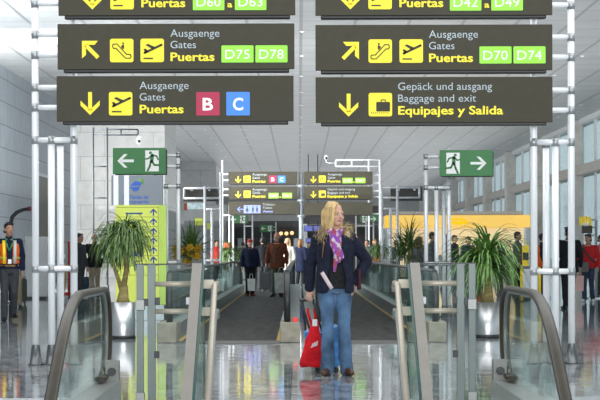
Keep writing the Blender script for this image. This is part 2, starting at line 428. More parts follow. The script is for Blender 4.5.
# ------------------------------------------------------------------ signs
def plane_icon(fl, x, y):
    """departures pictogram in a 23.5 unit square whose corner is (x, y)"""
    fl.line([(x+4.2, y+14.2), (x+21, y+6.2)], 2.3)
    fl.poly([(x+5.0, y+6.3), (x+7.4, y+5.0), (x+14.8, y+8.4), (x+11.6, y+10.2)])
    fl.poly([(x+3.0, y+10.6), (x+4.6, y+9.8), (x+8.0, y+12.0), (x+5.2, y+14.6)])
    fl.rect(x+3.0, y+19.0, x+12.5, y+20.4)
def escalator_icon(fl, x, y, mirror):
    f = (lambda u: x+23.5-u) if mirror else (lambda u: x+u)
    pts = [(2.6, 7.8), (3.2, 5.4), (7.0, 5.2), (16.6, 15.6), (20.6, 15.8), (21.2, 18.0), (20.0, 19.6), (15.6, 19.4), (6.0, 9.6), (3.6, 9.6)]
    fl.line([(f(u), y+v) for u, v in pts], 1.0, closed=True)
    fl.circ(f(13.2), y+4.6, 1.0); fl.rect(min(f(12.2), f(14.2)), y+6.0, max(f(12.2), f(14.2)), y+10.2)
    fl.rect(min(f(11.2), f(12.2)), y+6.8, max(f(11.2), f(12.2)), y+9.0)
def suitcase_icon(fl, x, y):
    fl.rect(x+7.6, y+9.0, x+21.4, y+18.6, 1.2)
    fl.line([(x+12.6, y+8.8), (x+12.6, y+7.0), (x+16.8, y+7.0), (x+16.8, y+8.8)], 0.9, rnd=False)
    for i in range(9): fl.circ(x+2.8+i*2.05, y+20.0, 0.55, 6)
def arrow(fl, cx, cy, ang, L=23.0, w=3.9, wing=8.6):
    """straight arrow; ang 0 points up, 90 points right (screen sense)"""
    a = math.radians(ang); ca, sa = math.cos(a), math.sin(a)
    def r(u, v): return (cx + u*ca + v*sa, cy + u*sa - v*ca)      # v is forward
    fl.poly([r(-w/2, -L/2), r(w/2, -L/2), r(w/2, L/2-w*1.2), r(-w/2, L/2-w*1.2)])
    h = L/2
    fl.poly([r(0, h), r(wing+1, h-wing-1), r(wing+1, h-wing-1-w*1.25), r(0, h-w*1.35)])
    fl.poly([r(0, h), r(0, h-w*1.35), r(-wing-1, h-wing-1-w*1.25), r(-wing-1, h-wing-1)])
def diag_arrow(fl, cx, cy, mirror):
    m = -1 if mirror else 1
    def q(u, v): return (cx + u*m, cy + v)
    fl.poly([q(-8.5, -9), q(7.5, -9), q(4.2, -5.0), q(-4.5, -5.0)]); fl.poly([q(-8.5, -9), q(-4.5, -5.0), q(-4.5, 5.0), q(-8.5, 8.6)])
    fl.poly([q(-6.2, -3.4), q(-3.4, -6.2), q(9.0, 6.4), q(6.2, 9.2)])

def sign(label, x0, ytop, s, spec, w=237.0, h=45.5, sx=1.0, group=None):
    """a suspended sign; x0,ytop photo pixel of the top left corner, drawn in the units of the nearest signs (90 to the metre)"""
    s = F/(F/s - 0.16); k = sx/90.0*(F/s)/(F/s + 0.16)
    o3 = P(x0, ytop, s); fy = o3.y
    W, H = w*k, h*k
    root = thing('direction_sign', label, 'sign', (o3.x+W/2, fy+0.1, o3.z-H), 0, group)
    b = MB(); b.box((o3.x, fy, o3.z-H), (o3.x+W, fy+0.05, o3.z), 0.004); b.build('panel', M_sign, root)
    b = MB(); b.box((o3.x+0.06, fy+0.05, o3.z-H-0.032), (o3.x+W-0.06, fy+0.17, o3.z-0.03), 0.01); b.build('housing', M_signh, root)
    def flat(t=0.003, base=0.0): return Flat(o3.x, fy-base, o3.z, k, t)
    for kind, *a in spec:
        if kind == 'arrow':
            fl = flat(); arrow(fl, *a); fl.build('arrow', M_yel, root)
        elif kind == 'diag':
            fl = flat(); diag_arrow(fl, *a); fl.build('arrow', M_yel, root)
        elif kind in ('plane', 'esc', 'case'):
            x, y = a[0], a[1]
            fl = flat(); fl.rect(x, y, x+23.5, y+23.5, 2.2); pg = fl.build('pictogram', M_yel, root)
            fl = flat(0.002, 0.003)
            if kind == 'plane': plane_icon(fl, x, y)
            elif kind == 'esc': escalator_icon(fl, x, y, a[2])
            else: suitcase_icon(fl, x, y)
            fl.build('symbol', M_sign, pg)
        elif kind == 'text':
            fl = flat(0.002); put_text(fl, *a[:5]); fl.build('lettering', M_wht, root)
        elif kind == 'bold':
            fl = flat(0.003); put_text(fl, *a[:5], bold=True); fl.build('lettering', a[5] if len(a) > 5 else M_yel, root)
        elif kind == 'badge':
            txt, x, y, ww, hh, m = a
            fl = flat(); fl.rect(x, y, x+ww, y+hh, 1.0); bd = fl.build('gate_badge', m, root)
            fl = flat(0.002, 0.003); tw = ww*0.76 if len(txt) > 1 else ww*0.44
            tc = 9.6 if len(txt) > 1 else 12.6
            put_text(fl, txt, x+(ww-tw)/2, y+hh/2+tc/2, tw, tc, len(txt) == 1); fl.build('lettering', M_gtx, bd)
        elif kind == 'blue':
            fl = flat(); arrow(fl, 40, 26, -90, 22, 3.0, 8); fl.build('arrow', M_lil, root)
            fl = flat(); fl.rect(52, 12, 110, 40, 1.5); pg = fl.build('pictogram', M_lil, root)
            for i, x in enumerate((64, 84, 98)):
                fl = flat(0.002, 0.003)
                fl.circ(x, 18, 2.4); fl.poly([(x-(1.5 if i == 0 else 3), 21.5), (x+(1.5 if i == 0 else 3), 21.5), (x+(6 if i == 0 else 3), 31), (x+2, 31), (x+2, 37), (x-2, 37), (x-2, 31), (x-(6 if i == 0 else 3), 31)]); fl.build('symbol', M_sign, pg)
    return root

def gates_text(x, d=0.0): return [('text', 'Ausgaenge', x, 13.2+d, 49, 8.0), ('text', 'Gates', x, 24.6+d, 25.5, 7.8), ('bold', 'Puertas', x, 37.2+d, 44, 8.6)]
def bag_text(x): return [('text', 'Gepäck und ausgang', x, 13.0, 94, 8.0), ('text', 'Baggage and exit', x, 24.8, 78, 7.8), ('bold', 'Equipajes y Salida', x, 37.4, 105, 8.6)]
G = M_grn
sign('dark sign to gates D60 to D63, topmost of its stack', 59, -30.6, 90, [('arrow', 34, 28, 180), ('plane', 52, 16)] + gates_text(83) + [('badge', 'D60', 134.5, 23.5, 31.5, 17, G), ('bold', 'a', 169, 37.6, 5, 6.2), ('badge', 'D63', 176.5, 23.5, 31.5, 17, G)])
sign('dark sign with escalator pictogram and lime badges D75 and D78', 58, 23.3, 90, [('diag', 33, 26, False), ('esc', 52.5, 15, False), ('plane', 83, 15)] + gates_text(113) + [('badge', 'D75', 164, 22, 32, 17, G), ('badge', 'D78', 198, 22, 32, 17, G)])
sign('large dark sign with crimson B and blue C badges', 57, 75.5, 90, [('arrow', 33.5, 27.5, 180), ('plane', 52.3, 16)] + gates_text(83) + [('badge', 'B', 139.5, 16.3, 23.5, 23.5, M_red), ('badge', 'C', 169.7, 16.3, 23.5, 23.5, M_blu)])
sign('dark sign to gates D42 to D49, topmost of its stack', 316, -30, 90, [('arrow', 35, 28, 180), ('plane', 53, 16)] + gates_text(84) + [('badge', 'D42', 134.5, 24, 31.5, 17, G), ('bold', 'a', 169, 38, 5, 6.2), ('badge', 'D49', 176, 24, 31.5, 17, G)])
sign('dark sign with escalator pictogram and lime badges D70 and D74', 316, 25, 90, [('diag', 35, 26, True), ('esc', 53, 14.6, True), ('plane', 84, 14.6)] + gates_text(113.5) + [('badge', 'D70', 164, 22, 32, 17, G), ('badge', 'D74', 198, 22, 32, 17, G)])
sign('large dark baggage and exit sign with yellow suitcase pictogram', 316, 77.3, 90, [('arrow', 33, 28, 180), ('case', 53, 15.8)] + bag_text(82.5))
# second gantry, far down the walkway
S2 = 26.2; k2 = dict(w=237, h=43)
sign('small far dark sign with crimson B and blue C badges', 228.6, 171.5, S2, [('arrow', 33.5, 27.5, 180), ('plane', 52.3, 14)] + gates_text(83) + [('badge', 'B', 139.5, 14, 26, 25, M_red), ('badge', 'C', 169.7, 14, 26, 25, M_blu)], **k2)
sign('small far dark gate sign with lime badges above the toilet sign', 228.6, 186.5, S2, [('arrow', 33.5, 27.5, 180), ('plane', 52.3, 14)] + gates_text(83) + [('badge', 'D60', 138, 22, 34, 18, G), ('bold', 'a', 175, 38, 6, 6), ('badge', 'D61', 184, 22, 34, 18, G)], **k2)
sign('small far dark toilet sign with lilac arrow and figures', 228.6, 201.5, S2, [('blue',), ('text', 'Toiletten', 118, 13, 42, 7.5), ('text', 'Toilets', 118, 24.6, 32, 7.5), ('bold', 'Aseos', 118, 37.2, 34, 8.4, M_lil)], **k2)
sign('small far dark gate sign with lime badges above the baggage sign', 303.8, 171.6, S2, [('arrow', 33.5, 27.5, 180), ('plane', 52.3, 14)] + gates_text(83) + [('badge', 'D42', 134, 22, 34, 18, G), ('bold', 'a', 170, 38, 6, 6), ('badge', 'D47', 178, 22, 34, 18, G)], **k2)
sign('small far dark baggage sign with yellow suitcase pictogram', 303.8, 186.6, S2, [('arrow', 33.5, 27.5, 180), ('case', 52.3, 14)] + bag_text(82), **k2)
sign('small far dark sign directly behind the blonde woman', 303.8, 202.6, S2, [], **k2)

# ------------------------------------------------------------------ gantries of white tubes
def gantry(label, s, posts, bars, name='sign_gantry', r=0.039, m=None, group=None, cones=True, joints=True):
    """posts: (px, top py, depth offset); bars: (x0, x1, py)"""
    m = m or M_alu
    s = F/(F/s + 0.06); cx = sum(p[0] for p in posts)/len(posts); base = P(cx, HY, s)
    root = thing(name, label, 'sign frame', (base.x, base.y, 0), 0, group)
    yy = base.y
    for px, top, dy in posts:
        X = (px-CX)/s; Z = EYE + (HY-top)/s
        b = MB(); b.tube((X, yy+dy, 0.02), (X, yy+dy, Z), r); b.build('post', m, root)
        if cones:
            b = MB(); b.lathe([(0.088, 0.0), (0.088, 0.015), (0.068, 0.02), (0.046, 0.215), (0.044, 0.225), (0.0, 0.225)], (X, yy+dy, 0), 16); b.build('base_cone', mat('dark cone steel', (0.14, 0.15, 0.155), 0.3, 0.7), root)
    for x0, x1, y in bars:
        X0, X1 = (x0-CX)/s, (x1-CX)/s; Z = EYE + (HY-y)/s
        b = MB(); b.tube((X0, yy, Z), (X1, yy, Z), r*0.78); cb = b.build('crossbar', m, root)
        if joints:
            for px, top, dy in posts:
                if x0-1 <= px <= x1+1 and top <= y+1:
                    X = (px-CX)/s; b = MB(); b.tube((X, yy+dy, Z-0.045), (X, yy+dy, Z+0.045), r*1.12); b.build('clamp', M_alud, cb)
    return root
gantry('tall white tube frame carrying the large signs on the left', 90, [(35.5, -40, 0), (51.5, 138, 0), (57.3, 138, 0.3), (74, -40, 0.0)],
       [(35.5, 75, 3), (35.5, 75, 34), (35.5, 75, 54.5), (35.5, 75, 87), (35.5, 75, 107), (35.5, 75, 139.5), (35.5, 75, 268)])
gantry('tall white tube frame carrying the large signs on the right', 90, [(571.5, -40, 0), (555.5, 142, 0), (549.6, 142, 0.3), (534, -40, 0.0)],
       [(534, 571.5, 6), (534, 571.5, 38), (534, 571.5, 58), (534, 571.5, 91), (534, 571.5, 111), (534, 571.5, 143), (534, 571.5, 272)])
b = MB()
gantry('white tube frame holding the left green exit sign', 53, [(178.5, 152, 0), (166.5, 185, 0), (155, 152, 0.15)], [(155, 178.5, 155), (155, 178.5, 166), (155, 178.5, 186), (155, 178.5, 262)], 'exit_sign_gantry')
gantry('white tube frame holding the right green exit sign', 53, [(426, 155, 0), (436.5, 187, 0), (445, 187, 0.3), (449.5, 155, 0.15)], [(426, 450, 157), (426, 450, 168), (426, 450, 188), (426, 450, 264)], 'exit_sign_gantry')
FR = []
FR += [gantry('white tube frame with long rectangle in front of the grey board, left', 35, [(221, 172, 0), (212, 209, 0), (205, 186, 0)], [(184, 221, 188), (184, 221, 198), (205, 221, 209), (205, 221, 260)], 'exit_sign_gantry', joints=False)]
FR += [gantry('white tube frame with long rectangle in front of the grey board, right', 35, [(382, 186, 0), (390.5, 209, 0), (397.5, 186, 0)], [(382, 420, 188), (382, 420, 198), (382, 397.5, 209), (382, 397.5, 261)], 'exit_sign_gantry', joints=False)]
for root_, px in ((FR[0], 184.2), (FR[1], 419.6)):
    X = (px-CX)/35; MB().tube((X, F/35+0.06, EYE+(HY-187.5)/35), (X, F/35+0.06, EYE+(HY-198.5)/35), 0.03).build('strut', M_alu, root_)
for x0, x1, ex, lab in ((183, 218, 184.2, 'plain dark back of a sign behind the white rectangle, left'), (391, 423, 419.6, 'plain dark back of a sign behind the white rectangle, right')):
    a, c = P(x0, 201, 35), P(x1, 186.5, 35); a.y -= 0.17
    r_ = thing('reversed_sign', lab, 'sign', ((a.x+c.x)/2, a.y+0.3, a.z))
    MB().box((a.x, a.y+0.3, a.z), (c.x, a.y+0.42, c.z), 0.01).build('panel', mat('taupe sign back', (0.075, 0.07, 0.06), 0.5), r_)
    for q in (0.25, 0.75): X = a.x+(c.x-a.x)*q; MB().box((X-0.03, a.y+0.29, c.z-0.12), (X+0.03, a.y+0.30, c.z-0.03)).build('hanger', M_alud, r_)
gantry('slim white tube frame left of the far dark signs', S2, [(222.5, 160, 0), (229, 204, 0.3), (233, 215, 0.1)], [(222.5, 233, 174), (222.5, 233, 180), (222.5, 233, 189), (222.5, 233, 195), (222.5, 233, 215), (222.5, 233, 258)], joints=False)
g2 = gantry('slim white tube frame with camera arm over the far dark signs', S2, [(380, 160, 0), (369, 160, 0), (352, 160, 0)][:2], [(336, 380, 160), (336, 380, 166.5), (369, 380, 175), (369, 380, 183), (369, 380, 191), (369, 380, 197), (369, 380, 214)], joints=False)
for px in (336, 352):
    X = (px-CX)/S2; MB().tube((X, F/S2+0.06, EYE+(HY-160)/S2), (X, F/S2+0.06, EYE+(HY-166.5)/S2), 0.035).build('strut', M_alu, g2)
gantry('grey centre column with rails between the far dark signs', S2, [(301, 172, 0.05)], [(297, 305, 185.5), (297, 305, 200.5), (297, 305, 216)], 'support_mast', r=0.085, m=M_alug, joints=False)
# dome camera on the far arm, and the ladder frame with its camera at the left
def camera_thing(label, px, py, s, armx, army):
    p = P(px, py, s); root = thing('security_camera', label, 'camera', (p.x, p.y+0.06, p.z))
    a = P(armx, army, s)
    MB().sweep([(a.x, p.y+0.06, a.z), (p.x+0.1*(1 if a.x > p.x else -1), p.y+0.06, a.z), (p.x, p.y+0.06, a.z+0.03 if a.z < p.z else a.z-0.03), (p.x, p.y+0.06, p.z)], 0.02).build('arm', M_alu, root)
    MB().ball((p.x, p.y+0.06, p.z), (0.085, 0.085, 0.11)).build('dome', M_alu, root)
    MB().ball((p.x, p.y+0.0, p.z-0.03), 0.055).build('lens', M_black, root)
camera_thing('white dome camera on the tube arm above the far right signs', 326.5, 157.5, S2, 334.4, 163)
gl = gantry('tall grey ladder frame standing before the white end wall', 32, [(93.5, 127, 0), (107.5, 127, 0)], [(93.5, 138, 129), (93.5, 138, 134.5)] + [(93.5, 107.5, y) for y in (166, 197.5, 230, 262)], 'ladder_tower', r=0.03, m=mat('dark tube metal', (0.045, 0.055, 0.06), 0.6), joints=False)  # tube colour darkened to carry the ladder's shadowed silhouette
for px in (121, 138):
    X = (px-CX)/32; MB().tube((X, F/32+0.06, EYE+(HY-129)/32), (X, F/32+0.06, EYE+(HY-134.5)/32), 0.03).build('strut', mat('dark tube metal', (0,0,0)), gl)
camera_thing('dark camera hanging from the ladder frame arm at left', 139, 140, 32, 139.01, 136.6)

# ------------------------------------------------------------------ exit signs
def exit_sign(label, x0, y0, x1, y1, s, right, detail=True):
    s = F/(F/s - 0.12); a, c = P(x0, y1, s), P(x1, y0, s); fy = a.y
    root = thing('exit_sign', label, 'exit sign', ((a.x+c.x)/2, fy, a.z))
    MB().box((a.x, fy, a.z), (c.x, fy+0.05, c.z), 0.006).build('panel', M_exit, root)
    MB().box((a.x+0.04, fy+0.05, a.z-0.015), (c.x+0.02, fy+0.14, c.z-0.03), 0.005).build('housing', M_signh, root)
    k = (c.x-a.x)/53.0; H = 26.0; fl = Flat(a.x, fy, c.z, k, 0.003)
    if right: arrow(fl, 38.7, 13.2, 90, 16, 2.6, 5.6)
    else: arrow(fl, 12.8, 13.0, -90, 16.5, 2.8, 5.8)
    fl.build('arrow', M_exw, root)
    ox = 6.5 if right else 32.5; fl = Flat(a.x, fy, c.z, k, 0.003)
    fl.rect(ox, 2.6, ox+13.5, 23.6); door = fl.build('pictogram', M_exw, root)
    fl = Flat(a.x, fy-0.003, c.z, k, 0.002)
    f = (lambda u: ox+13.5-u) if right else (lambda u: ox+u)
    m_ = (lambda pts: [(f(u), v) for u, v in pts])
    m_ = lambda pts: [((ox+u) if not right else (ox+u), v) for u, v in pts]
    fl.circ(*m_([(5.2 if not right else 9.0, 5.0)])[0], 1.5)
    if not right:
        fl.line(m_([(7, 7.6), (6.4, 13.6)]), 3.4); fl.line(m_([(7, 7.2), (11.4, 8.4), (12.8, 11.6)]), 1.5); fl.line(m_([(6.4, 7.4), (3.4, 10.6), (0.4, 11.2)]), 1.5)
        fl.line(m_([(6.8, 13.6), (9.0, 17.2), (14.8, 17.4)]), 2.0); fl.line(m_([(5.6, 13.6), (4.6, 18.4), (2.4, 22.6)]), 2.0)
    else:
        fl.line(m_([(7.6, 7.6), (7.4, 13.6)]), 3.4); fl.line(m_([(7.2, 7.2), (2.8, 8.4), (1.0, 12.0)]), 1.5); fl.line(m_([(8.2, 7.4), (11.0, 10.2), (13.8, 9.4)]), 1.5)
        fl.line(m_([(6.6, 13.6), (4.6, 17.6), (-1.0, 18.2)]), 2.0); fl.line(m_([(8.0, 13.6), (9.4, 18.4), (11.4, 22.8)]), 2.0)
    fl.build('symbol', M_exit, door)
    return root
exit_sign('green exit sign with white arrow pointing left above the lime board', 113, 147.4, 166, 173.6, 53, False)
exit_sign('large green exit sign with white arrow pointing right', 440, 150.5, 493, 176.5, 53, True)
exit_sign('small distant green exit sign below the far toilet sign', 228.7, 214.5, 247.7, 223, 19, False)
exit_sign('tiny farthest green exit sign above the walking couple', 260, 225.2, 273.2, 231.8, 13, False)
exit_sign('small distant green exit sign just right of the woman', 360, 214.5, 378.5, 222, 19, True)
gantry('white posts under the distant green exit sign, left', 19, [(232.5, 223, 0), (244.5, 223, 0), (252.5, 212, 0)], [(244.5, 252.5, 226)], 'exit_sign_gantry', joints=False)
gantry('thin white posts behind the farthest green exit sign', 13, [(262, 225, 0), (271, 225, 0), (276, 222, 0)], [(262, 276, 227), (262, 276, 230)], 'exit_sign_gantry', joints=False)
gantry('white posts under the distant green exit sign, right', 19, [(356, 212, 0), (366, 222, 0), (373.5, 222, 0)], [(356, 373.5, 226)], 'exit_sign_gantry', joints=False)

# ------------------------------------------------------------------ lime information board
s = 54; a = P(113, 205, s); fy = F/s - 0.28
tot = thing('information_board', 'lime and silver shop directory board with blue up arrows', 'information board', (P(140, 0, s).x, fy+0.1, 0))
xl, xr = P(113, 0, s).x, P(167.5, 0, s).x; zt, zm, zb = EYE+(HY-175.5)/s, EYE+(HY-205)/s, EYE+(HY-304)/s
MB().box((xl, fy, zm), (P(164, 0, s).x, fy+0.1, zt), 0.01).build('header', M_sil, tot)
MB().box((P(117, 0, s).x, fy-0.03, zb), (P(160.5, 0, s).x, fy+0.1, zm), 0.006).build('panel', M_lime, tot)
MB().box((P(160.5, 0, s).x, fy-0.03, zb), (xr, fy+0.1, zm), 0.006).build('edge_panel', M_lime2, tot)
MB().box((P(119, 0, s).x, fy, 0.0), (P(165, 0, s).x, fy+0.08, zb), 0.006).build('base', M_alug, tot)
for px in (117.5, 128): MB().box((P(px, 0, s).x-0.045, fy-0.012, zm), (P(px, 0, s).x+0.045, fy, zt)).build('highlight_strip', M_alu, tot)  # white strips stand in for reflections on the glossy header
fl = Flat(xl, fy-0.03, zt, 1/s, 0.003)
for i in range(8): fl.rect(4.5, 31.5+9.6*i, 47, 32.0+9.6*i)
fl.rect(46.2, 31, 46.8, 108); fl.build('ruled_lines', mat('olive lines', (0.28, 0.36, 0.03), 0.5), tot)
for i in range(6):
    fl = Flat(xl, fy-0.03, zt, 1/s, 0.004); arrow(fl, 41.8, 36.6+9.45*i, 0, 7.2, 1.4, 2.4); fl.build('arrow', M_arrow, tot)
for x0_, y0_, x1_, y1_ in ((14, 37, 31, 38.6), (12, 46.5, 24, 47.8), (20, 75.5, 27, 80.5), (28, 75, 31, 81)):
    fl = Flat(xl, fy-0.03, zt, 1/s, 0.003); fl.rect(x0_, y0_, x1_, y1_, 0.5); fl.build('blue_mark', M_arrow, tot)
fl = Flat(xl, fy-0.03, zt, 1/s, 0.003); fl.line([(20, 88), (25, 85.5), (30, 84.8)], 0.8); fl.build('blue_mark', M_arrow, tot)
fl = Flat(xl, fy, zt, 1/s, 0.004)
fl.poly([(18.5, 10.5), (23.5, 5.6), (31, 7.2), (28.5, 10.2)]); fl.poly([(17.8, 11.6), (27.6, 11.2), (29.6, 9.0), (26.5, 15.2), (22.5, 16.2)]); lg = fl.build('logo', mat('logo blue', (0.03, 0.13, 0.55), 0.4, emit=0.1), tot)
fl = Flat(xl, fy, zt, 1/s, 0.004); fl.line([(27.2, 4.6), (29.6, 4.2), (31.4, 5.4), (31.6, 7.2), (30.6, 8.6)], 1.5); fl.build('logo_swirl', mat('logo green', (0.30, 0.62, 0.08), 0.4, emit=0.1), lg)
for tx, x_, y_, w_ in (('Las Tiendas del', 11.5, 23.2, 25), ('Aeropuerto', 11.0, 27.8, 26)):
    fl = Flat(xl, fy, zt, 1/s, 0.004); put_text(fl, tx, x_, y_, w_, 3.6, True); fl.build('lettering', mat('logo blue', (0, 0, 0)), tot)
# ------------------------------------------------------------------ moving walkways
M_belt = belt_material()
M_yline = mat('yellow edge line', (0.50, 0.33, 0.05), 0.5)
M_comb = mat('comb plate', (0.10, 0.10, 0.097), 0.4, 0.5, var=0.12, scale=12, stretch=(6, 1, 1))
M_skirt = mat('walkway skirting', (0.36, 0.38, 0.38), 0.35, 0.6)
Y0, Y1 = 27.4, 62.0
def walkway(label, xa, xb, ba, bb):
    """xa, xb: handrail positions; ba, bb: the outward extents of the two balustrade bases"""
    root = thing('moving_walkway', label, 'moving walkway', ((xa+xb)/2, Y0, 0))
    la, lb = xa+0.10, xb-0.10
    MB().box((la, Y0+0.55, 0.001), (lb, Y1, 0.012)).build('pallet_belt', M_belt, root)
    MB().box((la, Y0-0.25, 0.001), (lb, Y0+0.55, 0.014)).build('comb_plate', M_comb, root)
    MB().box((la, Y0+0.55, 0.012), (la+0.055, Y1, 0.016)).build('edge_line', M_yline, root)
    MB().box((lb-0.055, Y0+0.55, 0.012), (lb, Y1, 0.016)).build('edge_line', M_yline, root)
    for x, be, sg in ((xa, ba, 1), (xb, bb, -1)):
        pts = []
        for k in range(13):
            a = -PI/2 - PI*k/12
            pts.append((x, Y0+0.50+0.40*math.cos(a), 0.58+0.40*math.sin(a)))
        pts = [(x, Y0+0.75, 0.18)] + pts + [(x, 50, 0.98), (x, Y1-0.4, 0.98), (x, Y1-0.1, 0.9), (x, Y1, 0.6), (x, Y1-0.1, 0.27)]
        prof = [(-0.042, -0.02), (0.042, -0.02), (0.045, 0.004), (0.03, 0.024), (-0.03, 0.024), (-0.045, 0.004)]
        mb = MB(); rings = []
        for i, p in enumerate(pts):
            a = Vector(pts[max(0, i-1)]); c = Vector(pts[min(len(pts)-1, i+1)]); t = (c-a).normalized(); n = Vector((0, t.z, -t.y))
            if n.dot(Vector(p)-Vector((x, Y0+1.0, 0.58))) < 0 and i < 15: n = -n
            if i >= 14: n = Vector((0, 0, 1))
            rings.append([mb.bm.verts.new(Vector(p)+Vector((u, 0, 0))+n*v) for u, v in prof])
        for A, B in zip(rings, rings[1:]):
            for k in range(6):
                f = mb.bm.faces.new((A[k], A[(k+1) % 6], B[(k+1) % 6], B[k])); f.smooth = True
        mb.build('handrail', M_black, root)
        lo, hi = min(be, x+sg*0.10), max(be, x+sg*0.10)
        MB().box((lo, Y0+0.14, 0.0), (hi, Y0+0.9, 0.285), 0.015).build('newel_base', M_beige, root)
        MB().box((lo, Y0+0.9, 0.0), (hi, Y1, 0.26), 0.01).build('skirting', M_skirt, root)
        g = MB(); poly = [(Y0+0.30, 0.26)] + [(Y0+0.50+0.37*math.cos(PI-0.3-(PI/2-0.3)*k/5), 0.58+0.37*math.sin(PI-0.3-(PI/2-0.3)*k/5)) for k in range(6)] + [(Y1, 0.95), (Y1, 0.26)]
        g.prism(poly, x-0.005, x+0.005, 'X'); g.build('glass_panel', M_glass, root)
    return root
wl = walkway('left moving walkway of dark pallets where the couple is riding', -1.79, -0.165, -1.96, 0.012)
wr = walkway('right moving walkway of dark pallets behind the blonde woman', 0.27, 1.88, 0.10, 2.03)
MB().box((-0.09, Y0+0.2, 0.28), (-0.02, Y0+0.3, 0.345), 0.01).build('signal_light', mat('red signal', (0.7, 0.03, 0.03), 0.4, emit=0.4), wl)

# ------------------------------------------------------------------ escalators and stair railings at the near opening
TAN = 0.58
def escalator(label, mx):
    root = thing('escalator', label, 'escalator', (mx(-2.2), 16.6, 0))
    for x, out in ((-1.65, 1), (-2.75, -1)):
        # centre line of the rail in the (Y, Z) plane: lower run, transition, level, newel, return
        L = [(11.4, -0.80), (12.3, -0.28), (13.0, 0.12), (13.35, 0.325), (13.7, 0.53), (14.0, 0.69), (14.25, 0.79), (14.5, 0.865), (14.75, 0.912), (15.0, 0.935), (15.3, 0.94), (16.0, 0.94), (16.82, 0.94)]
        for k in range(1, 15):
            a = PI/2 - PI*k/14; L.append((16.82+0.37*math.cos(a), 0.57+0.37*math.sin(a)))
        L += [(16.5, 0.20)]
        mb = MB(); rings = []; prof = [(-0.040, -0.018), (0.040, -0.018), (0.043, 0.004), (0.028, 0.022), (-0.028, 0.022), (-0.043, 0.004)]
        for i, (y, z) in enumerate(L):
            a = L[max(0, i-1)]; c = L[min(len(L)-1, i+1)]; t = Vector((0, c[0]-a[0], c[1]-a[1])).normalized(); n = Vector((0, -t.z, t.y))
            rings.append([mb.bm.verts.new(Vector((mx(x)+u, y, z))+n*v) for u, v in prof])
        for A, B in zip(rings, rings[1:]):
            for k in range(6):
                f = mb.bm.faces.new((A[k], A[(k+1) % 6], B[(k+1) % 6], B[k])); f.smooth = True
        mb.bm.faces.new(rings[0][::-1]); mb.bm.faces.new(rings[-1])
        mb.build('handrail', M_rail, root)
        inner = [(y, z-0.02) for y, z in L[:13]] + [(16.82+0.345*math.cos(PI/2-PI*k/14), 0.57+0.345*math.sin(PI/2-PI*k/14)) for k in range(1, 13)]
        low = [(16.6, 0.16), (14.4, 0.16), (13.5, -0.16), (11.4, -0.16-TAN*2.1)]
        g = MB(); g.prism(inner+low, mx(x)-0.006, mx(x)+0.006, 'X'); g.build('glass_panel', M_glassC, root)
        # inner metal channel that hugs the handrail
        ch = MB(); ch.sweep([(mx(x), y, z) for y, z in [(y, z-0.028) for y, z in L[:13]] + [(16.82+0.335*math.cos(PI/2-PI*k/14), 0.57+0.335*math.sin(PI/2-PI*k/14)) for k in range(1, 13)]], 0.014); ch.build('rail_channel', M_steel, root)
        x0, x1 = sorted((mx(x-0.045*out), mx(x+0.135*out)))
        d = MB(); d.prism([(17.0, 0.165), (14.4, 0.165), (13.5, -0.16), (11.4, -0.16-TAN*2.1), (11.4, -0.6-TAN*2.1), (13.5, -0.6), (14.4, -0.4), (16.4, -0.4), (16.4, 0.0), (17.0, 0.0)], x0, x1, 'X'); d.build('deck', mat('brushed deck', (0.42, 0.43, 0.42), 0.3, 0.7), root)
        x0, x1 = sorted((mx(x+0.015*out), mx(x+0.125*out)))
        q = [(16.86, 0.165), (16.86, 0.28)] + [(16.94-0.08*math.cos(PI*k/6), 0.28+0.06*math.sin(PI*k/6)) for k in range(1, 6)] + [(17.02, 0.28), (17.02, 0.165)]
        ib = MB(); ib.prism(q, x0, x1, 'X'); bx = ib.build('inlet_box', mat('grey cast cover', (0.27, 0.27, 0.25), 0.45, 0.3), root)
        c2 = MB(); c2.tube(((x0+x1)/2, 16.83, 0.245), ((x0+x1)/2, 16.862, 0.245), 0.036); c2.build('cap', M_dark, bx)
    st = MB(); prof = [(17.1, 0.006)]
    y, z = 14.9, 0.006
    prof.append((y, z))
    for i in range(8): z -= 0.2; prof.append((y, z)); y -= 0.34; prof.append((y, z))
    prof += [(y, z-0.3), (15.3, -0.35), (17.1, -0.002)] if False else [(y, z-0.3), (14.9, -0.39), (16.3, -0.39), (16.3, 0.0), (17.1, 0.0)]
    x0, x1 = sorted((mx(-2.68), mx(-1.72))); st.prism(prof, x0, x1, 'X'); st.build('steps', mat('bright comb plate', (0.50, 0.53, 0.54), 0.3, 0.4, var=0.1), root)
    return root
MXL = lambda x: x
MXR = lambda x: 0.114 - x
escalator('escalator with curved dark handrail at the left of the stair', MXL)
escalator('escalator with curved dark handrail at the right of the stair', MXR)

